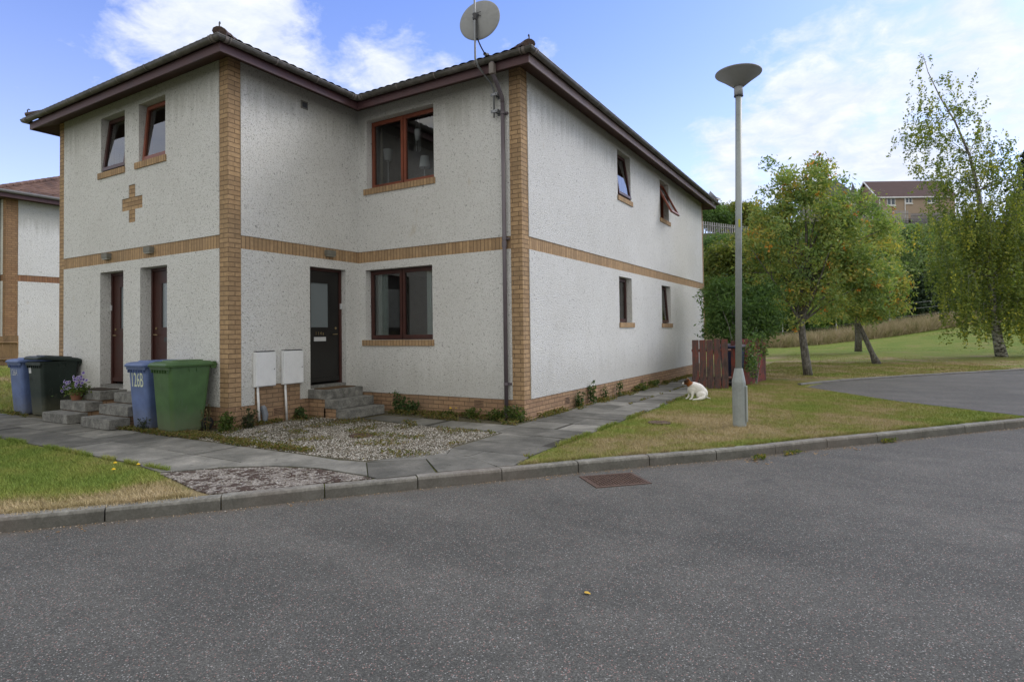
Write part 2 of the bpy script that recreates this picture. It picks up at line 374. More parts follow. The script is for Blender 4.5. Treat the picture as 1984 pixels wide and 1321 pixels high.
# glass: see-through pane with mirror-like reflection
def glass(name,tint=(.75,.8,.8),frost=0.0):
    m=bpy.data.materials.new(name); m.use_nodes=True; nt=m.node_tree; nt.nodes.clear(); t=NT(nt)
    fr=t.n('ShaderNodeFresnel',{'IOR':2.1}).outputs[0]
    g=t.n('ShaderNodeBsdfGlossy',{'Color':(1,1,1),'Roughness':.01 if not frost else .25})
    if frost: b=t.n('ShaderNodeBsdfDiffuse',{'Color':tint})
    else: b=t.n('ShaderNodeBsdfTransparent',{'Color':tint})
    mx=t.n('ShaderNodeMixShader',{0:fr,1:b.outputs[0],2:g.outputs[0]})
    t.n('ShaderNodeOutputMaterial',{0:mx.outputs[0]}); return m
GLASS=glass('window_glass'); FROST=glass('frosted_glass',(.16,.19,.20),1.0)
ROOM=simple('room_wall',(.38,.36,.33),.9,var=.1)
# ---------------------------------------------------------------- ground
KL=[(2.45,-3.63),(3.10,-2.86),(3.63,-2.21),(4.15,-1.51),(4.72,-.84),(5.30,-.14),(5.90,.60),(6.53,1.28),(7.18,1.98),(7.82,2.86),(8.49,3.68),(9.16,4.52),(9.87,5.42),(10.47,6.15)]
KL=[(a,b) for a,b in KL]
e0=np.array([-.645,-.764]); e1=np.array([.64,.768])
def kerb_line():
    pts=[np.array(p,float) for p in KL]; pts[0:0]=[pts[0]+e0*d for d in (90,40,18,8,3.6,1.8,.9)]; pts+=[pts[-1]+e1*d for d in (.92,1.84,2.76,4,8,16,40,100,200)]
    return pts
KP=kerb_line()
ND=np.array([-.775,.632])
def sm(x,a,b):
    u=min(1,max(0,(x-a)/(b-a))); return u*u*(3-2*u)
def th(x,y):
    dx=x-C[0]; dy=y-C[1]; D=dx*FW[0]+dy*FW[1]; l=dx*RT[0]+dy*RT[1]; z=0
    if D<=1: return 0
    z+=.62*sm(-x,8.0,13.5)*sm(D,8,14)
    r=l/D
    mx=sm(D,24,46)
    z+=1.75*sm(l,20,40)*mx*(1-sm(D,52,64))
    rr=min(1,max(0,(r-.32)/.40)); D0=50+4*rr; D1=66+25*rr; Z1=12.2+5.0*rr
    if r>-.9:
        k=sm(r,-.9,.1)
        z+=k*(Z1)*sm(D,D0,D1) + k*6*sm(D,D1+20,D1+160)
    return z
svals=[]
for a,b in zip(KP[:-1],KP[1:]):
    n=max(1,min(12,int(np.linalg.norm(b-a)/.45))) if np.linalg.norm(b-a)<10 else max(2,min(16,int(np.linalg.norm(b-a)/6)))
    for k in range(n): svals.append(a+(b-a)*k/n)
svals.append(KP[-1])
tv=[0.05,0.06]; 
while tv[-1]<330: tv.append(tv[-1]+max(.35,.05*tv[-1]))
V=[];A=[]
def dryness(x,y):
    # 0.62 neutral
    d=.60
    P2=np.array([x,y]); 
    best=min(np.linalg.norm(P2-np.array(q)) for q in KL)
    if y<-1.9: # strip by the kerb, left lawn
        kd=kdist(x,y); d=.42+.36*(1-sm(kd,.35,1.0))
    else:
        d=.53+.16*(1-sm(abs(x-7.2)+abs(y-4.2),.5,2.8))
        if y>9: d=.56
        if y>13: d=.58-.20*sm(y,24,36)
        if x<4.9+.25 and y<9: d-=.13
        d-=.10*(1-sm(kdist(x,y),.1,.55))*(1 if y>2 else 0)
        kd=kdist(x,y)
        if kd>.5 and kd<2.6 and -1<y<3.2: d+=.07
    if x<-4 : d=.50
    return d
KPa=np.array(KP)
def kdist(x,y):
    a=KPa[:-1]; b=KPa[1:]; p=np.array([x,y]); ab=b-a; u=np.clip(((p-a)*ab).sum(1)/(ab*ab).sum(1),0,1); q=a+ab*u[:,None]; return float(np.min(np.hypot(*(p-q).T)))
for s0 in svals:
    for tt in tv:
        q=s0+ND*tt; z=th(*q) if tt>.055 else -.16; V.append((q[0],q[1],z)); A.append(dryness(*q) if tt<60 else .5)
nS=len(svals); nT=len(tv)
Fq=np.array([(i*nT+j,(i+1)*nT+j,(i+1)*nT+j+1,i*nT+j+1) for i in range(nS-1) for j in range(nT-1)])
g=link_mesh('ground',V,Fq,LAWN,attr=A,uv=False,smooth=True); tag(g,kind='structure')
# road
RZ=-.105
V=[];A=[]; rt_=[0.0,.05,.12,.25,.5,1,2,4,8,16,40,120,300]
for s0 in svals:
    for tt in rt_:
        q=s0-ND*(tt-.1); V.append((q[0],q[1],RZ)); A.append(max(0,1-tt/.45))
nR=len(rt_)
Fq=np.array([(i*nR+j+1,(i+1)*nR+j+1,(i+1)*nR+j,i*nR+j) for i in range(nS-1) for j in range(nR-1)])
tag(link_mesh('road',V,Fq,ASPH,attr=A,uv=False),kind='structure')
# kerbs: separate stones in one setting object
def kerb_stones(pts,ln,w,ztop,zbot,name,m,drop=None,outside=-1):
    P_=[np.array(p,float) for p in pts]; mb=MB(); seg=[]
    # resample
    cum=[0]; 
    for a,b in zip(P_[:-1],P_[1:]): cum.append(cum[-1]+np.linalg.norm(b-a))
    def at(s_):
        for i in range(len(cum)-1):
            if s_<=cum[i+1]+1e-9:
                u=(s_-cum[i])/(cum[i+1]-cum[i]); return P_[i]+(P_[i+1]-P_[i])*u
        return P_[-1]
    n=int(cum[-1]/ln); rr=random.Random(4)
    for k in range(n):
        a=at(k*ln+.004+rr.random()*.004); b=at((k+1)*ln-.004); d=(b-a)/np.linalg.norm(b-a); nn=np.array([-d[1],d[0]])
        dz=rr.uniform(-.004,.004); off=rr.uniform(-.004,.004)
        prof=[(0,zbot),(0,ztop-.028+dz),(.012,ztop-.006+dz),(.03,ztop+dz),(w-.006,ztop+dz),(w,ztop-.01+dz),(w,zbot)]
        V=[]
        for q in (a,b):
            for o_,z_ in prof: p2=q+nn*(o_+off); V.append((p2[0],p2[1],z_))
        L_=len(prof); Fs=[(i,i+1,L_+i+1,L_+i)[::-1] for i in range(L_-1)]+[tuple(range(L_)),tuple(range(2*L_-1,L_-1,-1))]
        mb.add(V,Fs)
    return tag(mb.build(name,m,uv=False),kind='structure')
i0=5; kp=[KP[4]]+KP[5:7]+[np.array(p,float) for p in KL]+[KP[-9],KP[-8],KP[-7],KP[-6],KP[-5],KP[-4]]
kp=[p for p in KP if abs(p[0])<26]
kerb_stones(kp,.885,.125,.010,RZ-.06,'kerb',KERB)
# paving: slabs
def slabs(name,quads,m=SLAB,th_=.02,gap=.009,z=.014,subdiv=None):
    rr=random.Random(7); V=[];Fs=[];A=[]
    for q in quads:
        q=[np.array(p,float) for p in q]; c=sum(q)/len(q); z0=z+rr.uniform(-.003,.004); tx=rr.uniform(-.004,.004); b=len(V); n=len(q); r_=rr.random()
        top=[];
        for p in q:
            d=c-p; L=np.linalg.norm(d); p2=p+d/L*gap; top.append(p2)
        for p in top: V.append((p[0],p[1],z0+tx*(1 if p[0]>c[0] else -1))); A.append(r_)
        for p in top: V.append((p[0],p[1],z0-th_-.02)); A.append(r_)
        Fs.append(tuple(range(b,b+n)))
        for i in range(n): j=(i+1)%n; Fs.append((b+j,b+i,b+n+i,b+n+j))
    # fix winding by normals
    return tag(link_mesh(name,V,Fs,m,attr=A,uv=False),kind='structure')
Q=[]
def row(x0,x1,y0,y1,lx,ly,shift=0):
    y=y0
    k=0
    while y<y1-1e-6:
        x=x0-(shift*(k%2))
        while x<x1-1e-6:
            a=max(x,x0); b=min(x+lx,x1)
            if b-a>.05: Q.append([(a,y),(b,y),(b,min(y+ly,y1)),(a,min(y+ly,y1))])
            x+=lx
        y+=ly; k+=1
row(-14.0,1.45,-2.02,-.80,.9,.61,.45)
# clipped tail of front path towards the kerb
Q+= [[(1.45,-2.05),(2.0,-2.13),(2.35,-1.72),(2.35,-1.41),(1.45,-1.41)],
     [(1.45,-1.41),(2.35,-1.41),(2.35,-.80),(1.45,-.80)],
     [(2.35,-1.70),(2.82,-1.36),(3.0,-1.28),(3.25,-.80),(2.35,-.80)],
     [(3.0,-1.28),(3.38,-1.19),(4.10,-1.22),(3.62,-.75),(3.25,-.80)]]
# path along the gable wall
for k,(y0,y1) in enumerate([(i*.61+.35,(i+1)*.61+.35) for i in range(0,20)]):
    xa=4.0 if y0>1.6 else 3.98; 
    Q.append([(3.80 if y0>1.5 else xa,y0),(4.47,y0),(4.47,y1),(3.80 if y0>1.5 else xa,y1)]); Q.append([(4.47,y0),(5.08,y0),(5.08,y1),(4.47,y1)])
# flare down to the kerb
Q+= [[(3.62,-.75),(4.10,-1.22),(4.25,-1.25),(4.46,-1.0),(4.62,-.77),(4.1,-.3)],
     [(4.1,-.3),(4.62,-.75),(5.05,-.28),(4.55,.02),(4.15,.02)],
     [(4.15,.02),(4.47,.02),(4.47,.35),(3.98,.35)],
     [(4.47,.0),(5.05,-.26),(5.17,-.14),(5.10,.35),(4.47,.35)],
     [(3.62,-.75),(4.1,-.3),(4.15,.02),(3.98,.35)]]
# path beside the recessed wall
for i in range(3): Q.append([(1.98+i*.61,1.62),(1.98+(i+1)*.61-.0,1.62),(1.98+(i+1)*.61,2.22),(1.98+i*.61,2.22)])
Q.append([(1.1,1.75),(1.98,1.66),(1.98,2.22),(1.1,2.22)])
slabs('path',Q)
JV=[];JF=[]
for q_ in Q:
    b_=len(JV); c_=[sum(p[k] for p in q_)/len(q_) for k in (0,1)]; JV+=[(p[0]+(c_[0]-p[0])*.01,p[1]+(c_[1]-p[1])*.01,.0095) for p in q_]; JF.append(tuple(range(b_,b_+len(q_))))
tag(link_mesh('path_bedding',JV,JF,mat('joint_sand',(.045,.042,.034),.95),uv=False),kind='structure')
def f_bed(t):
    p=P(t); n=t.noise(p,3,5,.7).outputs[0]; n2=t.noise(p,30,4,.8).outputs[0]
    c=t.ramp(t.math('ADD',t.math('MULTIPLY',n,.4),t.math('MULTIPLY',n2,.6)),[(.3,(.045,.035,.024)),(.5,(.11,.10,.06)),(.65,(.17,.15,.11)),(.75,(.10,.115,.035))])
    return {'Base Color':c,'bump':(n2,1.0,.03)}
BED=mat('soil_bed',rough=.95,fn=f_bed)
mb=MB(); mb.quad(*[(x,y,.005) for x,y in [(-5.6,-.80),(1.45,-.80),(3.62,-.75),(4.1,-.25),(4.15,.1),(3.98,.4),(3.98,1.62),(3.85,2.2),(3.85,15),(3.6,15),(3.6,2.8),(0,2.8),(0,0),(-5.6,0)][::1]])
tag(mb.build('gravel_bed',BED,uv=False),kind='structure')
# textured concrete triangle with moss
def f_peb(t):
    p=P(t); v=t.vor(p,42); n=t.noise(p,5,5,.7,.4).outputs[0]; n2=t.noise(scl(t,p,(1.0,1.0,1.0)),13,4,.7).outputs[0]
    r=sep(t,v.outputs['Color'])
    c=t.mix(t.ramp(v.outputs['Distance'],[(.3,0.0),(.75,.8)]),t.ramp(r[0],[(0,(.22,.195,.165)),(.6,(.33,.295,.255)),(1,(.48,.45,.41))]),(.11,.09,.075))
    mo=t.ramp(t.math('ADD',t.math('MULTIPLY',n,.5),t.math('MULTIPLY',n2,.5)),[(.50,0.0),(.535,.9)])
    c=t.mix(mo,c,(.045,.022,.014))
    return {'Base Color':c,'bump':(t.math('SUBTRACT',t.math('MULTIPLY',mo,.6),v.outputs['Distance']),1.0,.015)}
mb=MB(); T=[(2.02,-2.15),(2.37,-1.74),(2.80,-1.40),(3.38,-1.22),(4.08,-1.24),(4.20,-1.26),(3.90,-1.62),(3.55,-2.10),(3.42,-2.25),(3.28,-2.38),(3.02,-2.36),(2.5,-2.24)]
mb.add([(x,y,.012) for x,y in T]+[(x,y,-.05) for x,y in T],[tuple(range(len(T)-1,-1,-1))]+[(i,(i+1)%len(T),len(T)+(i+1)%len(T),len(T)+i) for i in range(len(T))])
tag(mb.build('pebbled_concrete',mat('pebbled_concrete',rough=.9,fn=f_peb),uv=False),kind='structure')
# car park
CP=[(7.15,10.55),(8.9,8.15),(10.72,6.55),(11.4,7.4),(26,24.7),(25,32),(12.73,19.2),(8.93,14.3),(7.5,12.1)]
def f_cp(t):
    r=f_asph(t); return r
ASPH2=mat('car_park_asphalt',rough=.9,spec=.2,fn=f_cp)
mb=MB(); mb.add([(x,y,.006) for x,y in CP],[tuple(range(len(CP)))]); tag(mb.build('car_park',ASPH2,uv=False),kind='structure')
kerb_stones([(25,32),(12.73,19.2),(8.93,14.3),(7.5,12.1),(7.0,11.0)][::-1],.9,.10,.055,-.03,'car_park_kerb',simple('dark_kerb',(.15,.145,.135),.9,var=.25))
# ---------------------------------------------------------------- scatter helpers
rng=np.random.default_rng(11)
def inpoly(x,y,poly):
    c=np.zeros(len(x),bool); n=len(poly)
    for i in range(n):
        x1,y1=poly[i]; x2,y2=poly[(i+1)%n]
        k=((y1>y)!=(y2>y))&(x<(x2-x1)*(y-y1)/(y2-y1+1e-12)+x1); c^=k
    return c
def pts_in(poly,dens,seed=0):
    p=np.array(poly); lo=p.min(0); hi=p.max(0); n=int(dens*(hi-lo).prod()); rg=np.random.default_rng(seed)
    q=rg.uniform(lo,hi,(n,2)); return q[inpoly(q[:,0],q[:,1],poly)]
def kdist_v(q):
    a=KPa[:-1]; b=KPa[1:]; ab=b-a; best=np.full(len(q),1e9)
    for i in range(len(a)):
        if np.linalg.norm(a[i])>60: continue
        u=np.clip(((q-a[i])@ab[i])/(ab[i]@ab[i]),0,1); d=np.hypot(*(q-(a[i]+u[:,None]*ab[i])).T); best=np.minimum(best,d)
    return best
def blades(name,q,h,w,label,m=BLADE,attr=None,zf=None,hv=.5):
    n=len(q); a=rng.uniform(0,2*np.pi,n); hh=h*(1-hv/2+hv*rng.random(n)); ln=rng.normal(0,.5,(n,2))*hh[:,None]; ww=w*(.7+.6*rng.random(n))
    z=np.zeros(n) if zf is None else zf
    V=np.empty((n,3,3)); V[:,0,:2]=q+np.c_[np.cos(a),np.sin(a)]*ww[:,None]; V[:,1,:2]=q-np.c_[np.cos(a),np.sin(a)]*ww[:,None]; V[:,0,2]=z-.003; V[:,1,2]=z-.003
    V[:,2,:2]=q+ln; V[:,2,2]=z+hh
    at=np.repeat(attr if attr is not None else np.full(n,.6),3)
    o=link_mesh(name,V.reshape(-1,3),np.arange(n*3).reshape(-1,3),m,uv=False,attr=at)
    return tag(o,label,'grass',kind='stuff')
LP=[(3.2,-2.5),(2.0,-2.14),(-.1,-2.04),(-6,-2.04),(-6,-14),(2.45,-3.6),(3.05,-2.85),(3.38,-2.5)]
q=pts_in([(-6,-6),(3.45,-6),(3.45,-2.0),(-6,-2.0)],2600,1); k=inpoly(q[:,0],q[:,1],LP); q=q[k]; 
k=inpoly(q[:,0],q[:,1],[(-6,-9),(-1.8,-8.6),(2.52,-3.5),(3.16,-2.75),(3.5,-2.3),(2.0,-2.1),(-6,-2.03)]); q=q[k]
blades('lawn_grass',q,.038,.004,'short green lawn with a dry tan strip beside the kerb',attr=np.array([dryness(*p) for p in q]))
LR=[(5.32,.02),(5.1,.6),(5.1,9.3),(4.75,9.0),(4.75,12.6),(7.3,12.2),(7.1,10.6),(8.85,8.15),(10.65,6.45),(9.87,5.55),(7.8,3.0),(5.9,.75)]
q=pts_in(LR,2300,2)
blades('verge_grass',q,.032,.004,'patchy green and tan mown grass around the lamp post',attr=np.array([dryness(*p) for p in q]))
q=pts_in([(5.2,13.0),(9.0,14.6),(13,19.5),(24,34),(24,60),(4,60)],55,3); q2=pts_in([(5.2,12.4),(9.0,14.6),(12.6,19.4),(12,24),(5,22)],500,4); q=np.r_[q,q2]
blades('park_grass',q,.03,.012,'mown park grass beyond the car park',attr=np.array([dryness(*p) for p in q]),zf=np.array([th(*p) for p in q]))
q=pts_in([(-13,-.78),(-5.6,-.78),(-5.6,6),(-13,6)],500,5)
blades('side_grass',q,.07,.007,'longer green grass beside the bins at the far end of the block',attr=np.full(len(q),.5),zf=np.array([th(*p) for p in q]))
eg=[]
for _ in range(9000):
    u_=rng.uniform(0,len(KL)-1.001); i_=int(u_); a_=np.array(KL[i_]); b_=np.array(KL[i_+1]); p_=a_+(b_-a_)*(u_-i_)+ND*(.115+abs(rng.normal(0,.03)))
    if (p_[0]<3.35) or (p_[0]>5.2): 
        if mnoise.noise(Vector((p_[0]*3.1,p_[1]*3.1,0)))>-.15: eg.append(p_)
for _ in range(9000):
    if rng.random()<.5: p_=np.array([rng.uniform(-6,2.0),-2.03+abs(rng.normal(0,.02))-.02])
    else: p_=np.array([5.09-abs(rng.normal(0,.025))+.02,rng.uniform(.3,9.2)])
    if mnoise.noise(Vector((p_[0]*2.6,p_[1]*2.6,5)))>-.05: eg.append(p_)
eg=np.array(eg); blades('edge_grass',eg,.052,.004,'ragged longer grass creeping over the kerb and path edges',attr=np.array([dryness(*p)+(.07 if p[0]>5.15 else -.04) for p in eg]),zf=np.full(len(eg),.008))
# gravel
def rocks(name,q,s,m,label,z=0.0,cat='gravel'):
    n=len(q); base=np.array([(1,0,0),(0,1,0),(-1,0,0),(0,-1,0),(0,0,.8),(0,0,-.4)],float)
    sc=s*(.55+.9*rng.random(n))[:,None,None]; V=base[None]*sc*(.7+.6*rng.random((n,6,1)))
    a=rng.uniform(0,6.28,n); ca,sa=np.cos(a),np.sin(a); x=V[:,:,0]*ca[:,None]-V[:,:,1]*sa[:,None]*.7; y=V[:,:,0]*sa[:,None]+V[:,:,1]*ca[:,None]*.7
    V=np.stack([x+q[:,0:1],y+q[:,1:2],V[:,:,2]+z+s*.3*rng.random((n,1))],2)
    f=np.array([(0,1,4),(1,2,4),(2,3,4),(3,0,4),(1,0,5),(2,1,5),(3,2,5),(0,3,5)]); Fs=(np.arange(n)[:,None,None]*6+f[None]).reshape(-1,3)
    return tag(link_mesh(name,V.reshape(-1,3),Fs,m,uv=False,attr=np.repeat(rng.random(n),6)),label,cat,kind='stuff')
def rockmat(name,cols):
    return mat(name,rough=.85,spec=.2,fn=lambda t:{'Base Color':t.ramp(t.n('ShaderNodeAttribute',attribute_name='rnd').outputs['Fac'],[(i/(len(cols)-1),c) for i,c in enumerate(cols)])})
GRAV=rockmat('gravel_stone',[(.10,.088,.066),(.19,.17,.135),(.25,.215,.175),(.27,.25,.215),(.36,.34,.295),(.50,.48,.44)])
GP=[(-.05,-.72),(1.4,-.78),(3.5,-.72),(4.0,-.22),(4.08,.1),(3.92,.5),(3.92,1.55),(1.9,1.58),(1.0,1.70),(.9,1.9),(.05,1.45),(.05,.1)]
q=pts_in(GP,2600,6); ns=np.array([mnoise.noise(Vector((a*1.1,b*1.1,3))) for a,b in q]); dd=np.hypot(q[:,0]-2.28,q[:,1]-.52)
keep=(rng.random(len(q))<np.clip(.62+ns*1.3+.22*(q[:,0]-1.3),.08,1))&(dd>.2)
rocks('gravel',q[keep],.0125,GRAV,'pale pinkish grey gravel with weeds in front of the recessed door',.008)
q=pts_in(T,900,8); rocks('loose_pebbles',q[rng.random(len(q))<.25],.008,GRAV,'small pebbles set in the mossy concrete by the kerb',.014)
# litter in the channel
q=[];
for i in range(900):
    s0=rng.uniform(0,len(KL)-1.001); i_=int(s0); a=np.array(KL[i_]); b=np.array(KL[i_+1]); q.append(a+(b-a)*(s0-i_)-ND*(.01+abs(rng.normal(0,.045))))
q=np.array(q); rocks('channel_grit',q,.0065,rockmat('grit',[(.12,.09,.07),(.22,.17,.12),(.36,.24,.12),(.5,.45,.38)]),'fine grit and crumbled leaves along the foot of the kerb',RZ+.001,'grit')
# ---------------------------------------------------------------- leaves and trees
def leaf_quads(pts,size,asp=.5,sv=.4,droop=None,seed=0):
    rg=np.random.default_rng(seed); n=len(pts)
    a=rg.normal(size=(n,3)); 
    if droop is not None: a=a*(1-droop)+np.array([0,0,-1.6])*droop
    a/=np.linalg.norm(a,axis=1)[:,None]; b=rg.normal(size=(n,3)); b-=a*(a*b).sum(1)[:,None]; b/=np.linalg.norm(b,axis=1)[:,None]
    s=(size*(1-sv+2*sv*rg.random(n)))[:,None]
    V=np.stack([pts-a*s, pts+b*s*asp, pts+a*s, pts-b*s*asp],1)
    return V.reshape(-1,3), np.arange(n*4).reshape(-1,4)
def crown(name,pts,size,m,parent,rnd,asp=.5,droop=None,seed=0):
    V,Fq=leaf_quads(pts,size,asp,.4,droop,seed); return link_mesh(name,V,Fq,m,parent,uv=False,attr=np.repeat(rnd,4))
def blob_pts(blobs,D,nclus,nleaf,cr,seed,depth=1.0,flat=.8):
    """clusters of leaves in ellipsoids; blobs given by bearing (photo px) at depth D -> real positions"""
    rg=np.random.default_rng(seed); cen=[];W=np.array([b[2]*b[3]*(b[4] if len(b)>4 else 1) for b in blobs],float); W/=W.sum()
    for bi in rg.choice(len(blobs),nclus,p=W):
        x,y,rx,ry=blobs[bi][:4]
        while True:
            u=rg.uniform(-1,1,3)
            if u@u<1: break
        u=u*(np.linalg.norm(u)**-.35)
        if np.linalg.norm(u)>1: u/=np.linalg.norm(u)
        dd=u[2]*min(rx,ry*1.3)/F*D*depth
        cen.append(dep(x+u[0]*rx,y+u[1]*ry,D+dd))
    cen=np.array(cen); L=np.repeat(cen,nleaf,0); off=rg.normal(size=L.shape)*cr*np.array([1,1,flat])
    cb=np.repeat(rg.random(nclus),nleaf)
    return cen,L+off,cb,rg
ROWL=leafmat('rowan_leaf',[(0.0922, 0.1536, 0.0614), (0.1536, 0.2381, 0.0845), (0.2227, 0.3072, 0.1075), (0.3072, 0.3686, 0.1229), (0.4301, 0.3994, 0.1152), (0.6451, 0.3994, 0.1075)])
BERRY=leafmat('rowan_berry',[(.52,.20,.03),(.62,.32,.05)],trans=.05)
BIRL=leafmat('birch_leaf',[(0.0858, 0.1254, 0.0396), (0.1452, 0.198, 0.0528), (0.2178, 0.264, 0.066), (0.33, 0.3432, 0.0726), (0.6336, 0.5808, 0.0924)])
DKL=leafmat('dark_shrub_leaf',[(0.0374, 0.0785, 0.0299), (0.0747, 0.1402, 0.0467), (0.1214, 0.2055, 0.0654), (0.1869, 0.2804, 0.0935)])
WILL=leafmat('willow_leaf',[(0.0774, 0.129, 0.0516), (0.129, 0.2065, 0.0839), (0.2065, 0.2839, 0.129), (0.2967, 0.3612, 0.1935)])
DK2=leafmat('hollow_shade_leaf',[(.012,.026,.012),(.022,.045,.018),(.035,.065,.025)],trans=.1)  # leaf colour darkened to paint in the shade of the bank hollow
YELT=leafmat('yellowing_leaf',[(.07,.10,.028),(.13,.17,.04),(.20,.22,.055),(.32,.27,.07)])
FIR=leafmat('fir_needle',[(.010,.020,.010),(.02,.034,.016),(.03,.048,.02)],trans=.05)
def limbs(mb,start,cen,k,r0,rg,mid=.35,n=5):
    for c in cen[:k]:
        c=Vector(c); s=Vector(start[rg.integers(len(start))]); m_=s.lerp(c,.5)+Vector(rg.normal(0,.12*(c-s).length,3))*.6; m_.z+=.08*(c-s).length
        L=(c-s).length; mb.tube([s,s.lerp(m_,.6),m_,m_.lerp(c,.6),c],[r0,r0*.75,r0*.5,r0*.3,r0*.12],n,cap=False)
def tree(label,blobs,D,trunk,tr,nclus,nleaf,cr,size,leafm,barkm=BARK,seed=1,asp=.45,cat='tree',name='tree',berries=0,droop=None,group=None,nl=26,lr=.035,depth=1.0,power=1.0,flat=.8,tops=None):
    base=np.array(trunk[0]); o=thing(name,label,cat,tuple(base),group)
    cen,L,cb,rg=blob_pts(blobs,D,nclus,nleaf,cr,seed,depth,flat)
    rn=np.clip(.55*cb+.45*rg.random(len(L)),0,1)**power
    crown('crown',L,size,leafm,o,rn,asp,droop,seed)
    mb=MB(); mb.tube(trunk,tr,10); starts=tops or trunk[-2:]
    limbs(mb,starts,cen,nl,lr,rg); mb.build('trunk',barkm,o,smooth=True,uv=False)
    if berries:
        bc=cen[rg.choice(len(cen),berries)]; outw=(bc-L.mean(0)); bp=bc+outw*.10-FW*.12; bp=np.repeat(bp,11,0)+rg.normal(0,.05,(berries*11,3))
        bp=bp-FW*0.0
        V,Fq=leaf_quads(bp,.034,.9,.2,None,seed+9); link_mesh('berries',V,Fq,BERRY,o,uv=False,attr=np.repeat(rg.random(len(bp)),4))['kind']='stuff'
    return o
# main rowan
D=18.27; tb=[dep(1566,729,D),dep(1562,700,D),dep(1556,660,D),dep(1552,625,D),dep(1556,560,D),dep(1562,500,D)]
tree('rowan tree heavy with orange berries, pale straight trunk just right of the lamp post',
 [(1565,350,52,40,.8),(1558,398,60,40,.7),(1480,380,38,40,.55),(1618,378,40,38,.6),(1500,325,28,18,.3),(1548,318,18,12,.3),(1600,330,35,22,.4),(1565,450,105,70),(1655,450,72,75),(1490,470,55,60,.8),(1600,540,110,55),(1500,540,60,55,.8),(1680,540,50,50),(1560,600,75,30,.35),(1712,470,25,40,.5)],
 D,tb,[.14,.125,.105,.10,.07,.04],340,95,.16,.064,ROWL,seed=21,name='rowan_tree',berries=60,asp=.38,nl=46,lr=.04,tops=tb[-3:],power=1.15,group='rowan trees in the park')
D=23.5; tb=[dep(1699,706,D),dep(1690,685,D),dep(1672,645,D),dep(1652,605,D),dep(1648,560,D)]
tree('rowan with a thin dark trunk leaning steeply left, orange berries at its right edge',
 [(1700,500,50,60),(1725,560,35,50),(1690,590,60,35),(1640,560,60,55),(1735,520,22,35,.6),(1700,440,40,35,.6)],
 D,tb,[.17,.10,.085,.075,.04],150,100,.2,.07,ROWL,seed=22,name='rowan_tree',berries=60,asp=.38,nl=18,lr=.04,power=.95,group='rowan trees in the park')
D=33; tb=[dep(1663,681,D),dep(1663,650,D),dep(1660,610,D),dep(1662,560,D)]
tree('upright grey-trunked rowan standing behind the leaning one',
 [(1650,560,70,50),(1600,600,60,30,.5),(1690,600,45,30,.5)],D,tb,[.2,.17,.15,.1],90,90,.28,.09,ROWL,seed=23,name='rowan_tree',asp=.4,nl=12,lr=.05,group='rowan trees in the park')
# birch with hanging twigs
def birch():
    D=27.3; tb=[dep(1941,693,D),dep(1934,660,D),dep(1926,610,D),dep(1918,540,D),dep(1908,450,D),dep(1895,370,D),dep(1878,300,D),dep(1850,235,D),dep(1822,190,D),dep(1798,140,D),dep(1788,105,D)]
    o=thing('birch_tree','tall silver birch with yellowing hanging twigs at the right of the photo','tree',tuple(tb[0]))
    mb=MB(); mb.tube(tb,[.25,.20,.165,.14,.11,.08,.055,.038,.026,.016,.008],12); rg=np.random.default_rng(5)
    blobs=[(1790,112,8,18,.25),(1785,160,18,28,.35),(1832,150,20,22,.25),(1795,205,32,26,.45),(1872,165,26,14,.3),(1850,205,45,24,.5),(1915,195,22,12,.25),(1775,240,20,32,.3),(1810,260,45,38,.6),(1868,265,42,32,.3),(1925,262,38,22,.26),(1966,258,20,16,.1),(1785,318,34,28,.14),(1850,330,55,45,.75),(1915,320,55,40,.75),(1970,320,35,35,.5),
           (1860,420,70,60),(1930,420,60,70),(1990,420,45,80),(1838,400,24,50,.4),(1865,520,62,60,.9),(1940,520,60,60),(2000,530,50,80),(1835,500,38,50,.4),(1880,590,58,28,.6),(1960,590,50,40,.7),(2020,590,40,60,.8)]
    cen,L,cb,_=blob_pts(blobs,D,980,1,.01,31,depth=1.0)
    pts=[];rn=[]
    for c in cen:
        up=c[2]>th(c[0],c[1])+7.5
        n=rg.integers(2,4) if up else rg.integers(1,4); tone=rg.random()
        for s_ in range(n):
            a=c+rg.normal(0,.32,3)*np.array([1,1,.5]); Ls=rg.uniform(.5,1.5)*(.55 if up else 1.0); dr=rg.normal(0,.16,2)
            k=int(Ls*(34 if up else 30)); u=np.sort(rg.random(k))
            p=a+np.c_[dr[0]*u,dr[1]*u,-Ls*u]+rg.normal(0,.055,(k,3)); pts.append(p); rn.append(np.clip(.5*tone+.5*rg.random(k),0,1))
            if rg.random()<.25: mb.tube([tuple(a),tuple(a+np.array([dr[0],dr[1],-Ls]))],[.006,.003],3,cap=False)
    for px,py in [(1905,655),(1890,640),(1985,640),(1975,660),(1960,640),(1880,620),(1870,610),(1850,560)]:
        for _k in range(5):
            a=dep(px+rg.normal(0,8),py-35,D-rg.uniform(.5,2.)); k=30; u=rg.random(k); p=a+np.c_[rg.normal(0,.03,k),rg.normal(0,.03,k),-.95*u]; pts.append(p); rn.append(rg.random(k))
    pts=np.concatenate(pts); rn=np.concatenate(rn)
    tops=tb[2:]
    for c in cen[rg.choice(len(cen),120)]:
        i=int(np.clip(np.searchsorted([p[2] for p in tops],c[2]-1.2),0,len(tops)-1)); s_=Vector(tops[i]); c_=Vector(c); m_=s_.lerp(c_,.55)+Vector((0,0,.35))
        r0=.028 if i<4 else .014; mb.tube([s_,s_.lerp(m_,.55),m_,c_],[r0,r0*.7,r0*.45,.004],4,cap=False)
    crown('crown',pts,.055,BIRL,o,rn**1.5,.62,None,3); mb.build('trunk',BIRCH,o,smooth=True,uv=False)
birch()
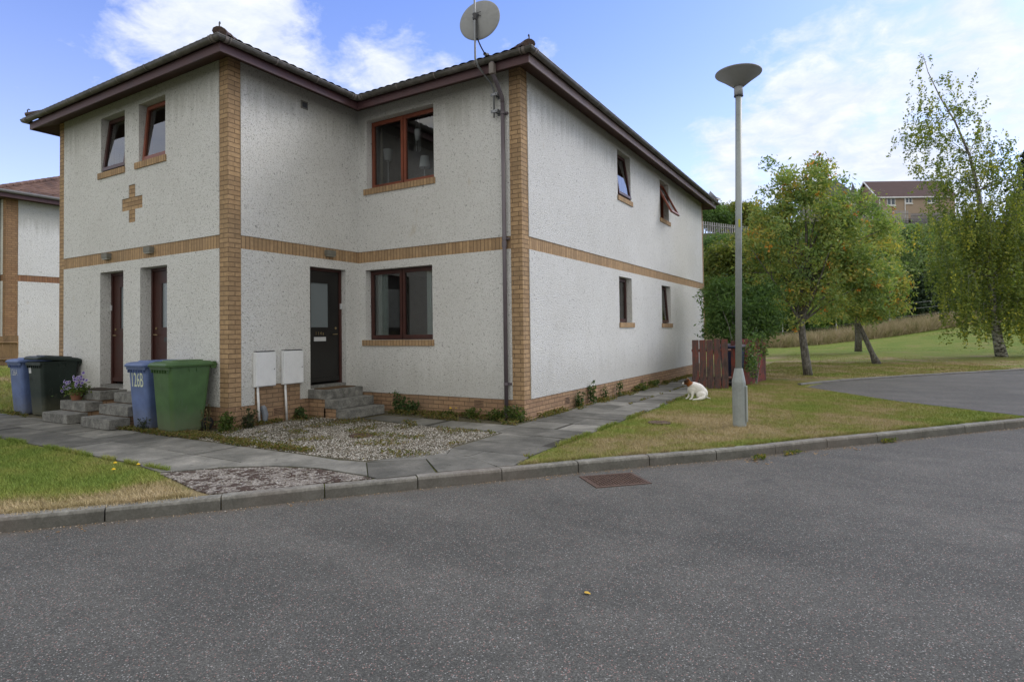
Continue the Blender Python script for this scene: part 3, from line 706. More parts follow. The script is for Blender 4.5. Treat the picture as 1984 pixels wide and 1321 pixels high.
# dark ash-like shrub behind the bin store
D=17.0
tb=[dep(1436,742,D-.5),dep(1440,690,D),dep(1438,640,D),dep(1430,600,D)]
tree('dark green bushy shrub rising behind the red bin fence',[(1400,640,38,50),(1440,600,62,60),(1400,580,36,45),(1478,600,30,60),(1490,640,18,25,.5),(1366,578,16,14,.22),(1440,680,42,22,.8)],D,tb,[.06,.05,.045,.03],125,95,.15,.062,DKL,seed=41,name='shrub',cat='shrub',asp=.3,nl=30,lr=.02,tops=[tb[0],tb[1],tb[2]])
D=23
tb=[dep(1412,735,D),dep(1410,640,D),dep(1405,560,D)]
tree('yellow-green tree showing between the gable and the lamp post',[(1398,535,30,55),(1385,580,18,40,.8),(1402,486,26,18,.5),(1442,505,25,50),(1472,520,25,50,.6),(1420,440,12,14,.12)],D,tb,[.13,.1,.06],150,100,.22,.075,YELT,seed=42,asp=.4,nl=16,power=1.2)
# climbing greenery on the right panel
# bank trees beyond the wire fence
bank=[('pale grey-green willow on the bank under the upper fence',(1765,505,52,62),56,WILL,(1748,648)),
 ('bush with leaves darkened as the shaded hollow at the foot of the bank between rowan and birch',(1775,592,46,55),55,DK2,(1772,655)),
 ('mid green bush filling the bank behind the rowan crown',(1600,520,75,75),57,DKL,(1600,655)),
 ('green willow bush left of the rowan crown on the bank',(1500,520,60,80),55,WILL,(1500,655)),
 ('dark bush right of the gable end at the foot of the bank',(1410,560,55,75),53,DKL,(1400,650)),
 ('yellow-brown bush at the top of the bank beneath the far fence',(1420,500,62,30),60,YELT,(1420,560)),
 ('low green scrub under the left retaining wall at the gable end',(1392,482,46,16),59,DKL,(1392,500)),
 ('russet and yellow bush behind the left upper fence below the firs',(1432,416,46,17),76,YELT,(1432,440)),
 ('dark green bush behind the left upper fence at the eaves end',(1380,420,32,16),74,DKL,(1380,440)),
 ('green bush on the bank half hidden by birch twigs',(1850,540,60,75),57,WILL,(1850,640)),
 ('dark bush behind the birch trunk',(1935,540,60,85),56,DKL,(1935,620)),
 ('yellowing tree on the bank near the right edge',(2010,480,60,110),58,YELT,(2010,600)),
 ('russet and green bush directly under the upper fence beside the rowan',(1700,462,45,30),72,YELT,(1700,520)),
 ('green thicket under the right part of the upper fence',(1840,470,60,42),74,DKL,(1840,520)),
 ('dark thicket low behind the main rowan trunk',(1560,600,70,45),53,DKL,(1560,655)),
 ('dark thicket low behind the leaning trunk',(1690,600,60,50),53.5,DKL,(1690,655))]
for i,(lab,(x,y,rx,ry),D,lm,(bx,by)) in enumerate(bank):
    b=dep(bx,by,D); z=th(b[0],b[1]); base=np.array([b[0],b[1],z-.2]); topc=dep(x,y,D)
    tree(lab,[(x,y,rx,ry),(x-rx*.5,y+ry*.4,rx*.5,ry*.5),(x+rx*.55,y+ry*.35,rx*.5,ry*.5),(x+rx*.1,y-ry*.7,rx*.4,ry*.4)],D,[base,base*.6+topc*.4,topc],[.12,.09,.05],150,85,.42,.15,lm,seed=60+i,name='bush',cat='bush',asp=.4,nl=10,lr=.06,group='bushes on the bank below the upper fence')
# conifers on the skyline
def fir(x,y,D,h,label,i):
    p=dep(x,y,D); base=np.array([p[0],p[1],p[2]-h]); o=thing('fir_tree',label,'tree',tuple(base),'dark conifers on the skyline')
    rg=np.random.default_rng(100+i); n=5200; u=rg.random(n)**.7; r=(1-u*.0)*0; lv=u; rad=(h*.38)*(lv**.8)*(0.6+.4*((lv*11)%1)); a=rg.uniform(0,6.28,n); rr=rad*np.sqrt(rg.random(n))
    pts=np.c_[base[0]+rr*np.cos(a),base[1]+rr*np.sin(a),base[2]+h*(1-lv)+.0]
    crown('crown',pts,.32,FIR,o,rg.random(n),.4,.3,i); MB().tube([base,base+np.array([0,0,h*.96])],[.3,.04],6).build('trunk',BARK,o,uv=False)
firs=[(1401,394,230,13),(1413,397,225,12),(1424,391,240,15),(1440,395,220,12),(1391,400,210,9),(1454,390,235,14),(1468,394,228,12),(1382,403,215,8)]
for i,(x,y,D,h) in enumerate(firs): fir(x,y,D,h,['dark fir on the skyline just right of the eaves','second dark fir from the eaves on the skyline','tallest dark fir beside the lamp post on the skyline','dark fir partly behind the lamp post','low dark fir touching the end of the eaves','dark fir on the skyline left above the rowan','dark fir showing through the left rowan twigs','small fir mostly under the eaves end'][i],i)
fir(1992,282,84,17,'dark conifer behind the birch at the right edge',20)
fir(2006,296,80,15,'second dark conifer behind the birch, cut by the right edge',21)
# tall seeding grass at the edge of the park
TG=mat('seed_grass',rough=.9,fn=lambda t:{'Base Color':t.ramp(t.noise(P(t),1.6,4,.7).outputs[0],[(.3,(.18,.20,.07)),(.5,(.38,.32,.19)),(.7,(.50,.40,.29))])})
n=26000; x=rng.uniform(1360,1990,n); D=rng.uniform(44.5,49.5,n); P2=[]
edge=lambda x: np.interp(x,[1360,1600,1700,1800,1900,1984],[0,0,.5,1.2,2.0,3.0])
for a,b in zip(x,D):
    b=b+edge(a)
    d=FW+R2*(a-992)/F; P2.append((C+d*b)[:2])
P2=np.array(P2); zz=np.array([th(*p) for p in P2])
blades('tall_grass',P2,.85,.022,'band of tall tan seeding grass along the back edge of the park',m=TG,zf=zz,hv=.9)
# wire fence posts
WF=thing('wire_fence','thin wire fence on slim pale posts behind the tall grass','fence',tuple(dep(1609,655,51)))
PM=simple('pale_post',(.5,.51,.52),.6)
wp=[]
for px in range(1412,1960,104):
    d=FW+R2*(px-992)/F; p=C+d*51.5; z=th(p[0],p[1]); wp.append((p[0],p[1],z))
    MB().tube([(p[0],p[1],z-.2),(p[0],p[1],z+2.2)],.05,6).build('post',PM,WF,uv=False)
mb=MB()
for zz_ in (.4,1.0,1.6,2.1):
    mb.tube([(a,b,c+zz_) for a,b,c in wp],.008,3,cap=False)
mb.build('wires',PM,WF,uv=False)
# ---------------------------------------------------------------- upper timber fences and hill houses
GREYW=simple('silvered_timber',(.36,.35,.35),.85,var=.25,scale=2)
def board_fence(name,label,p0,p1,h0,h1,bw,gap,m,th_=.02,zf=None,posts=True,rails=True,seed=0,cat='fence',top_var=.01,group=None,rs=-1):
    """p0,p1: 3-d base ends; boards between"""
    p0=np.array(p0,float);p1=np.array(p1,float); d=p1-p0; L=np.linalg.norm(d[:2]); u=d/L; n=int(L/(bw+gap)); nn=np.array([-u[1],u[0],0])
    o=thing(name,label,cat,tuple(p0),group); rr=random.Random(seed); mb=MB()
    for i in range(n):
        a=p0+u*(i*(bw+gap)); b=a+u*bw; z0=a[2]; z1=z0+h0+(h1-h0)*i/n+rr.uniform(-top_var,top_var); lean=rr.uniform(-.3,.3)*top_var
        V=[]
        for q in (a,b):
            for s_ in (0,th_): 
                w_=q+nn*s_; V.append((w_[0],w_[1],z0-.02)); V.append((w_[0]+lean*u[0],w_[1]+lean*u[1],z1))
        mb.add(V,[(0,1,5,4),(2,6,7,3),(0,2,3,1),(4,5,7,6),(1,3,7,5),(0,4,6,2)])
    mb.build('boards',m,o,uv=False)
    if rails:
        mb=MB()
        for f in (.22,.78):
            a=p0+nn*rs*.045+np.array([0,0,h0*f]); b=p1+nn*rs*.045+np.array([0,0,h1*f]); mb.tube([tuple(a),tuple(b)],.035,4)
        mb.build('rails',m,o,uv=False)
    if posts:
        k=max(1,int(L/1.9))
        for i in range(k+1):
            a=p0+d*i/k+nn*rs*.09; MB().box(a[0]-.045,a[0]+.045,a[1]-.045,a[1]+.045,a[2]-.1,a[2]+h0*.97).build('post',m,o,uv=False)
    return o
def onbank(x,y,D): return dep(x,y,D)
board_fence('timber_fence','grey timber fence high on the bank beside the end of the eaves',dep(1340,460,66),dep(1452,464,68.5),1.95,1.45,.15,.15,GREYW,posts=False,seed=1)
board_fence('timber_fence','grey timber fence in front of the beige house on the hill',dep(1672,432,90),dep(1765,432,90),1.9,1.85,.16,.12,GREYW,posts=False,seed=2)
board_fence('timber_fence','darker section of grey fence beside the birch, right of the beige house fence',dep(1765,434,90),dep(1850,430,93),1.6,1.6,.16,.08,simple('dark_silvered_timber',(.25,.24,.245),.85,var=.25),posts=False,seed=3)
a=dep(1345,466,64.5); b=dep(1455,470,67); ww=thing('retaining_wall','low pale grey retaining wall under the left upper fence','wall',tuple(a))
u=(b-a)/np.linalg.norm(b-a); nn=np.array([u[1],-u[0],0]); mb=MB()
for k in range(10):
    p=a+(b-a)*k/10; q=a+(b-a)*(k+.97)/10; V=[]
    for s_ in (p,q):
        for o_ in (0,.5):
            r_=s_+nn*o_; V+=[(r_[0],r_[1],r_[2]-1.1),(r_[0],r_[1],r_[2]+.25)]
    mb.add(V,[(0,1,5,4),(2,6,7,3),(0,2,3,1),(4,5,7,6),(1,3,7,5)])
mb.build('wall_blocks',simple('grey_block',(.3,.3,.3),.9,var=.2,scale=1),ww,uv=False)
BEIGE=simple('beige_render',(.40,.31,.235),.9,var=.06,scale=1); BEIGE2=simple('grey_render',(.27,.25,.22),.9,var=.06,scale=1)
def f_roof2(c):
    def fn(t):
        u=P(t); s=sep(t,u); n=t.noise(u,1.2,4,.6).outputs[0]
        return {'Base Color':t.mix(t.ramp(n,[(.35,.4),(.65,0.0)]),c,tuple(x*.6 for x in c))}
    return fn
REDR=mat('dark_red_roof',rough=.85,fn=f_roof2((.07,.035,.03))); GREYR=mat('slate_roof',rough=.85,fn=f_roof2((.05,.048,.047)))
WH=simple('white_trim',(.75,.75,.75),.6,var=.05)
def hill_house(label,px0,px1,D,eave_y,ridge_y,base_y,pxg,wallm,roofm,wins,depth=8.0,turn=.18,pipes=(),chim=False,hip=False):
    a=dep(px0,eave_y,D); b=dep(px1,eave_y,D); L=np.linalg.norm((b-a)[:2]); u=np.array([(b-a)[0],(b-a)[1],0])/L; bk=np.array([-u[1],u[0],0])
    bk=bk*math.cos(turn)-u*math.sin(turn)
    ze=a[2]; zr=dep((px0+px1)/2,ridge_y,D+depth/2)[2]; zb=dep(px0,base_y,D)[2]
    o=thing('hill_house',label,'house',(a[0],a[1],zb))
    pt=lambda s_,t_,z: tuple(np.array([a[0],a[1],0])+u*s_+bk*t_+np.array([0,0,z]))
    mb=MB(); mb.add([pt(0,0,zb),pt(L,0,zb),pt(L,depth,zb),pt(0,depth,zb),pt(0,0,ze),pt(L,0,ze),pt(L,depth,ze),pt(0,depth,ze),pt(0,depth/2,zr-.1),pt(L,depth/2,zr-.1)],
      [(0,1,5,4),(2,3,7,6),(3,0,4,8,7),(1,2,6,9,5)]); mb.build('wall',wallm,o,uv=False)
    e=.35; mb=MB(); s0,s1=(-e,L+e); rs0,rs1=(s0+(3 if hip else 0),s1-(3 if hip else 0)); sl=(zr-ze)/(depth/2)
    V=[pt(s0,-e,ze-e*sl+.12),pt(s1,-e,ze-e*sl+.12),pt(rs1,depth/2,zr+.12),pt(rs0,depth/2,zr+.12),pt(s0,depth+e,ze-e*sl+.12),pt(s1,depth+e,ze-e*sl+.12)]
    V+=[(x,y,z-.12) for x,y,z in V]
    mb.add(V,[(0,1,2,3),(3,2,5,4),(6,9,8,7),(9,10,11,8),(0,6,7,1),(1,7,8,2),(2,8,11,5),(5,11,10,4),(4,10,9,3),(3,9,6,0)]); rf=mb.build('roof',roofm,o,uv=False)
    mb=MB(); A_=pt(s0,-e,ze-e*sl); B_=pt(s1,-e,ze-e*sl); mb.tube([A_,B_],.12,6); mb.build('gutter',WH,rf,uv=False)
    mb=MB()
    for (p,q) in ((pt(s0-.03,-e,ze-e*sl+.05),pt(rs0-.03,depth/2,zr+.05)),(pt(s0-.03,depth+e,ze-e*sl+.05),pt(rs0-.03,depth/2,zr+.05))): mb.tube([p,q],.13,4)
    mb.build('bargeboard',WH,rf,uv=False)
    for s_ in pipes: MB().tube([pt(s_,-.12,zb),pt(s_,-.12,ze)],.07,6).build('downpipe',WH,o,uv=False)
    for (s_,w_,h_,top) in wins:
        f=MB(); z1=ze-top; z0=z1-h_
        for (x0,x1,y0,y1) in ((s_,s_+w_,z0,z0+.1),(s_,s_+w_,z1-.1,z1),(s_,s_+.1,z0+.1,z1-.1),(s_+w_-.1,s_+w_,z0+.1,z1-.1),(s_+w_/2-.07,s_+w_/2+.07,z0+.1,z1-.1)):
            f.add([pt(x0,-.06,y0),pt(x1,-.06,y0),pt(x1,-.06,y1),pt(x0,-.06,y1),pt(x0,.02,y0),pt(x1,.02,y0),pt(x1,.02,y1),pt(x0,.02,y1)],[(0,1,2,3),(0,3,7,4),(1,5,6,2),(3,2,6,7),(0,4,5,1)])
        f.add([pt(s_-.1,-.12,z0-.15),pt(s_+w_+.1,-.12,z0-.15),pt(s_+w_+.1,-.12,z0),pt(s_-.1,-.12,z0),pt(s_-.1,0,z0-.15),pt(s_+w_+.1,0,z0-.15),pt(s_+w_+.1,0,z0),pt(s_-.1,0,z0)],[(0,1,2,3),(3,2,6,7),(0,4,5,1),(1,5,6,2),(0,3,7,4)])
        wo_=f.build('window',WH,o,uv=False)
        MB().quad(pt(s_+.1,-.02,z0+.1),pt(s_+w_-.1,-.02,z0+.1),pt(s_+w_-.1,-.02,z1-.1),pt(s_+.1,-.02,z1-.1)).build('pane',FARG,wo_,uv=False)
    return o
FARG=mat('far_window_glass',(.10,.12,.15),.15,.6)
hill_house('beige house with a dark red roof and white windows on the hill',1702,1850,95,381,352,425,0,BEIGE,REDR,[(1.3,1.35,1.15,.28),(4.25,1.1,.95,.2),(7.7,1.35,1.0,.15)],depth=9,turn=-.16,pipes=(.12,4.15))
hill_house('grey house with a slate roof, half hidden behind the rowan top',1560,1663,97,382,352,430,0,BEIGE2,GREYR,[(3.6,1.2,1.2,.5)],depth=9,turn=-.35,pipes=(8.3,),hip=True)
hill_house('pale house whose dark hipped roof peeks over the end of the eaves',1310,1391,105,386,369,420,0,simple('pale_render',(.4,.39,.38),.9),GREYR,[(2.0,1.2,1.1,.3)],depth=8,turn=.0,hip=True)
# ================================================================= the block of flats
Lb,Lc,Ld,La=2.7515,3.6632,12.619,5.5516; YE=Lb+Ld
ZP,ZB,ZT,ZW=.3375,2.8125,3.0255,5.86
def facade(parent,axis,c,regions,u0,u1,mats,hoff=.012,void=-.23,z1=None,swap=False):
    """regions: (u0,u1,z0,z1,kind); later ones win; kinds: harl, brick.., void"""
    us=sorted({round(v,4) for r in regions for v in r[:2]}|{u0,u1}); zs=sorted({round(v,4) for r in regions for v in r[2:4]})
    us=[v for v in us if u0-1e-6<=v<=u1+1e-6]
    kind={}
    for i in range(len(us)-1):
        for j in range(len(zs)-1):
            um=(us[i]+us[i+1])/2; zm=(zs[j]+zs[j+1])/2; k=None
            for r in regions:
                if r[0]<um<r[1] and r[2]<zm<r[3]: k=r[4]
            kind[i,j]=k
    off=lambda k: None if k is None else void if k=='void' else hoff if k=='harl' else 0.0
    def pt(u,z,o): return (u,c-o,z) if axis=='y' else (c+o,u,z)
    out={}
    for (i,j),k in kind.items():
        if k in(None,'void'): continue
        mb=out.setdefault(k,MB()); a,b,z0,z1_=us[i],us[i+1],zs[j],zs[j+1]; o=off(k)
        mb.quad(pt(a,z0,o),pt(b,z0,o),pt(b,z1_,o),pt(a,z1_,o))
        for (di,dj,p,q) in ((-1,0,(a,z1_),(a,z0)),(1,0,(b,z0),(b,z1_)),(0,-1,(a,z0),(b,z0)),(0,1,(b,z1_),(a,z1_))):
            ko=kind.get((i+di,j+dj)); oo=off(ko) if ko else None
            if oo is None or oo>=o-1e-6: continue
            mb.quad(pt(*p,o),pt(*p,oo),pt(*q,oo),pt(*q,o))
    for k,mb in out.items():
        nm,m=mats[k]; mb.build(nm,m,parent)
HOUSE=thing('block_of_flats','white harled two-storey block with buff brick quoins and brown eaves','house',(0,0,0))
MATS={'harl':('harled_wall',HARL),'quoin':('brick_quoin',BRICK),'quoinx':('brick_quoin',BRICK),'band':('brick_band',SOLD),'plinth':('brick_plinth',PLINTH),'cross':('brick_cross',BRICK)}
A1=(-3.89,-3.06);A2=(-2.50,-1.66)
def wall_regions(u0,u1,qs,extra):
    r=[(u0,u1,-.3,ZW,'harl')]
    r.append((u0,u1,-.3,ZP,'plinth')); r.append((u0,u1,ZB,ZT,'band'))
    for k_,(a,b) in enumerate(qs): r.append((a,b,ZP,ZW,'quoin'+'x'*k_))
    return r+extra
q=.215
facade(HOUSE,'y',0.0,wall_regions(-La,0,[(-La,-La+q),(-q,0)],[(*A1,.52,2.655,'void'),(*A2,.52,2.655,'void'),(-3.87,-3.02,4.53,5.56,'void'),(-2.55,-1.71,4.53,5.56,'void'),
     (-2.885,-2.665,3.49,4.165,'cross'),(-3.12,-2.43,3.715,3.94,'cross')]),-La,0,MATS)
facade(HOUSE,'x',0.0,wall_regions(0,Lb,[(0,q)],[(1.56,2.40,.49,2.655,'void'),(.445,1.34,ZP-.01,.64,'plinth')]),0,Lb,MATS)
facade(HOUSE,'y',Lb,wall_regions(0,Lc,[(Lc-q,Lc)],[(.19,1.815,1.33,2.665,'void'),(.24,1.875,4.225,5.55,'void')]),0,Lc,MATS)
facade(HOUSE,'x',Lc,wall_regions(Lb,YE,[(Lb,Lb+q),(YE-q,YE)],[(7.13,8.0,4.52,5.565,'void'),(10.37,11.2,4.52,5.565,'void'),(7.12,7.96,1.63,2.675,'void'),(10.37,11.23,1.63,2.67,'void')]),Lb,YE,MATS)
# rear and far walls, floor between storeys, inner lining
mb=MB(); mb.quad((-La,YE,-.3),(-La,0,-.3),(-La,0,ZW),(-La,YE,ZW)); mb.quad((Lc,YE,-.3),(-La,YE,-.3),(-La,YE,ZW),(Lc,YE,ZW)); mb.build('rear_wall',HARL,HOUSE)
mb=MB()
mb.box(-La+.05,Lc-.3,.3,YE-.1,2.70,2.95) if False else None
mb.box(-La+.1,-.32,.32,YE-.1,2.75,3.0); mb.box(-.32,Lc-.32,Lb+.32,YE-.1,2.75,3.0)
mb.quad((-La+.1,.32,.3),(-.32,.32,.3),(-.32,YE-.1,.3),(-La+.1,YE-.1,.3)); mb.quad((-.32,Lb+.32,.3),(Lc-.32,Lb+.32,.3),(Lc-.32,YE-.1,.3),(-.32,YE-.1,.3))
for y0 in (6.2,9.3): mb.box(-La+.1,Lc-.34,y0,y0+.1,.3,5.8)
mb.box(-.42,-.32,Lb+.34,YE-.1,.3,5.8); mb.box(-La+.1,-.34,2.9,3.0,.3,5.8); mb.box(-2.85,-2.75,.34,2.9,.3,5.8)
mb.quad((-La+.1,.32,5.75),(-.32,.32,5.75),(-.32,YE-.1,5.75),(-La+.1,YE-.1,5.75)); mb.quad((-.32,Lb+.32,5.75),(Lc-.32,Lb+.32,5.75),(Lc-.32,YE-.1,5.75),(-.32,YE-.1,5.75))
mb.build('inner_walls',ROOM,HOUSE)
# windows -----------------------------------------------------------
def opening(axis,c):
    if axis=='y': return lambda u,d,z:(u,c+d,z)      # d = depth into the wall
    return lambda u,d,z:(c-d,u,z)
def ubox(mb,pt,u0,u1,d0,d1,z0,z1,M=None):
    V=[pt(u,d,z) for z in (z0,z1) for (u,d) in ((u0,d0),(u1,d0),(u1,d1),(u0,d1))]
    if M is not None: V=[tuple(M@Vector(p)) for p in V]
    mb.add(V,[(0,3,2,1),(4,5,6,7),(0,1,5,4),(1,2,6,5),(2,3,7,6),(3,0,4,7)])
def ring(mb,pt,u0,u1,z0,z1,w,d0,d1,M=None,wb=None):
    wb=wb or w
    ubox(mb,pt,u0,u0+w,d0,d1,z0,z1,M); ubox(mb,pt,u1-w,u1,d0,d1,z0,z1,M)
    ubox(mb,pt,u0+w,u1-w,d0,d1,z0,z0+wb,M); ubox(mb,pt,u0+w,u1-w,d0,d1,z1-w,z1,M)
def hinge(pt,axis,u0,u1,z,d,ang):
    """rotation about the head of the sash, bottom swinging outward"""
    p=Vector(pt((u0+u1)/2,d,z)); ax=Vector(pt(1,0,0))-Vector(pt(0,0,0))
    out=Vector(pt(0,-1,0))-Vector(pt(0,0,0))
    for sgn in (1,-1):
        M=Matrix.Translation(p)@Matrix.Rotation(sgn*ang,4,ax)@Matrix.Translation(-p)
        if (M@(p+Vector((0,0,-1)))-p).dot(out)>0: return M
def window(axis,c,u0,u1,z0,z1,style,wood,parent=None,fd=.135,label=None,sillm=SOLD,sill=True,sillx=(.09,.03)):
    parent=parent or HOUSE; pt=opening(axis,c)
    mb=MB(); ring(mb,pt,u0,u1,z0,z1,.052,fd,fd+.075)
    um=(u0+u1)/2
    if style=='double': ubox(mb,pt,um-.03,um+.03,fd,fd+.075,z0+.052,z1-.052)
    wdw=mb.build('window',wood,parent,uv=False)
    if label: wdw['label']=label
    def sash(a,b,y0,y1,ang,dd=.0):
        M=hinge(pt,axis,a,b,y1,fd-dd,ang) if ang else None
        m2=MB(); ring(m2,pt,a,b,y0,y1,.055,fd-.022,fd+.03,M,.065); m2.build('sash',wood,wdw,uv=False)
        m3=MB(); V=[pt(x,fd+.006,z) for x,z in ((a+.053,y0+.06),(b-.053,y0+.06),(b-.053,y1-.053),(a+.053,y1-.053))]
        if M is not None: V=[tuple(M@Vector(p)) for p in V]
        m3.add(V,[(0,1,2,3)]); m3.build('pane',GLASS,wdw,uv=False)
    if style=='double': sash(u0+.03,um-.008,z0+.025,z1-.03,0); sash(um+.008,u1-.03,z0+.025,z1-.03,0)
    elif isinstance(style,float): sash(u0+.03,u1-.03,z0+.025,z1-.03,R(style))
    else: sash(u0+.03,u1-.03,z0+.025,z1-.03,0)
    if sill:
        m4=MB(); ubox(m4,pt,u0-sillx[0],u1+sillx[1],-.035,.09,z0-.112,z0-.002)
        m4.build('brick_sill',sillm,wdw,swap=(axis=='x'))
    return wdw
window('y',0,-3.87,-3.02,4.53,5.56,7.0,WOODD,label='narrow window with its top-hung sash ajar, left of the upper pair',sillx=(.09,.01))
window('y',0,-2.55,-1.71,4.53,5.56,5.0,WOODR,label='narrow window with a redder frame, right of the upper pair',sillx=(.11,.03))
window('y',Lb,.19,1.815,1.33,2.665,'double',WOODD,label='ground floor double window with dark red-brown frames',sillx=(.08,.03))
window('y',Lb,.24,1.875,4.225,5.55,'double',WOODR,label='upper double window with bright red-brown frames',sillx=(.07,.03))
window('x',Lc,7.13,8.0,4.52,5.565,9.0,WOODD,label='nearer upper window of the gable side, sash ajar',sillx=(.02,.10))
window('x',Lc,10.37,11.2,4.52,5.565,27.0,WOODR,label='farther upper window of the gable side, sash swung wide open',sillx=(.05,.12))
window('x',Lc,7.12,7.96,1.63,2.675,'single',WOODD,label='nearer lower window of the gable side',sillx=(.02,.12))
window('x',Lc,10.37,11.23,1.63,2.67,4.0,WOODD,label='farther lower window of the gable side',sillx=(.05,.1))
# doors ------------------------------------------------------------
BRASS=simple('dull_brass',(.35,.27,.14),.4,.5,.6); CHROME=simple('satin_metal',(.35,.35,.36),.35,.5,.7)
def door(axis,c,u0,u1,z0,z1,wood,frame,label,number,numm,flip,lp,bell,fd=None,half=True):
    pt=opening(axis,c); mb=MB(); fd=fd or (.185 if axis=='y' else .11)
    d=MB()
    # leaf: stiles and rails round glass + lower panel
    a,b=u0+.05,u1-.05; zb=z0+.09; zt=z1-.055; gz0=zb+.98; gz1=zt-.20; gw=.155
    ubox(d,pt,a,a+gw,fd+.012,fd+.06,zb,zt) if not half else None
    ga,gb=(a+.06,b-.24) if not flip else (a+.24,b-.03)
    ubox(d,pt,a,ga,fd+.015,fd+.06,gz0,gz1); ubox(d,pt,gb,b,fd+.015,fd+.06,gz0,gz1)
    ubox(d,pt,a,b,fd+.015,fd+.06,gz1,zt); ubox(d,pt,a,b,fd+.015,fd+.06,zb,gz0)
    ubox(d,pt,a+.02,b-.02,fd-.012,fd+.015,zb+.015,zb+.075)                # weather bar
    dr=d.build('door',wood,HOUSE,uv=False); dr['label']=label
    f=MB(); ubox(f,pt,u0,u0+.05,fd-.01,fd+.08,z0+.05,z1); ubox(f,pt,u1-.05,u1,fd-.01,fd+.08,z0+.05,z1); ubox(f,pt,u0+.05,u1-.05,fd-.01,fd+.08,z1-.05,z1); f.build('frame',frame,dr,uv=False)
    bd=MB(); ring(bd,pt,ga,gb,gz0,gz1,.016,fd+.006,fd+.03); bd.build('glazing_bead',wood,dr,uv=False)
    g=MB(); ubox(g,pt,ga+.01,gb-.01,fd+.026,fd+.034,gz0+.01,gz1-.01); g.build('pane',FROST,dr,uv=False)
    s=MB(); ubox(s,pt,u0-.0,u1+.0,.0,fd+.1,z0-.03,z0+.05); s.build('threshold',CONC,dr,uv=False)
    um=(ga+gb)/2; l=MB(); ubox(l,pt,um-.135,um+.135,fd+.001,fd+.0149,gz0-.235,gz0-.16); l.build('letter_plate',lp,dr,uv=False)
    hu=(b-.085) if not flip else (a+.085); h=MB()
    p0=Vector(pt(hu,fd+.014,gz0-.02)); out=Vector(pt(0,-1,0))-Vector(pt(0,0,0)); du=Vector(pt(1,0,0))-Vector(pt(0,0,0))
    sg=-1 if not flip else 1
    h.tube([p0+Vector((0,0,-.09)),p0+out*.05+Vector((0,0,-.09)),p0+out*.055+du*sg*.11+Vector((0,0,-.095))],.009,8); h.build('handle',BRASS,dr,uv=False); h=MB(); h.tube([p0+Vector((0,0,.02)),p0+out*.012+Vector((0,0,.02))],.021,12); h.build('lock',BRASS,dr,uv=False)
    # number
    n=out; right=du*(1 if axis=='y' else 1); up=Vector((0,0,1)); M=Matrix.Identity(4)
    ctr=Vector(pt(um,fd+.0125,gz0-.095))
    for i in range(3): M[i][0]=right[i]; M[i][1]=up[i]; M[i][2]=n[i]; M[i][3]=ctr[i]
    [text_mesh('door_digit',ch_,.085,M@Matrix.Translation(((k_-(len(number)-1)/2)*.055,0,0)),numm,dr,.002,.9) for k_,ch_ in enumerate(number)]
    if bell:
        bb=MB(); bu=(u0+.025) if flip else (u1-.025)
        ubox(bb,pt,bu-.02,bu+.02,fd-.035,fd-.0105,gz0+.36,gz0+.46); bb.build('doorbell',WHITE,dr,uv=False)
    return dr
door('x',0,1.56,2.40,.49,2.655,DOORB,WOODD,'nearly black front door with a white letter plate','114a',BRASS,False,WHITE,True)
door('y',0,*A1,.52,2.655,DOORR,WOODD,'left mahogany front door of the pair','126',simple('faded_brass',(.12,.05,.03),.5),True,DARKM,True)
door('y',0,*A2,.52,2.655,DOORR,WOODD,'right mahogany front door of the pair, behind the bins','126',simple('faded_brass_b',(.12,.05,.03),.5),True,DARKM,False)
# eaves -------------------------------------------------------------
OV=.35; ZF=5.635; FT=5.775
E_=[(-La-OV,-OV),(OV,-OV),(OV,Lb-OV),(Lc+OV,Lb-OV),(Lc+OV,YE+OV),(-La-OV,YE+OV)]
W_=[(-La,0),(0,0),(0,Lb),(Lc,Lb),(Lc,YE),(-La,YE)]
mb=MB()
for i in range(6):
    j=(i+1)%6; mb.quad((*E_[i],ZF+.012),(*E_[j],ZF+.012),(*W_[j],5.785),(*W_[i],5.785))
mb.build('soffit',SOFF,HOUSE,uv=False)
def offs(d):
    s=[(-1,-1),(1,-1),(1,-1),(1,-1),(1,1),(-1,1)]
    return [(x+sx*d,y+sy*d) for (x,y),(sx,sy) in zip(E_,s)]
Eo=offs(.022)
for i in range(6):
    j=(i+1)%6; mb=MB(); a,b,c_,d_=E_[i],E_[j],Eo[j],Eo[i]
    mb.add([(*a,ZF),(*b,ZF),(*c_,ZF),(*d_,ZF),(*a,FT),(*b,FT),(*c_,FT),(*d_,FT)],[(0,3,2,1),(4,5,6,7),(3,7,6,2),(0,1,5,4),(0,4,7,3),(1,2,6,5)])
    mb.build('fascia',FASCD if i==3 else FASC,HOUSE,uv=False)
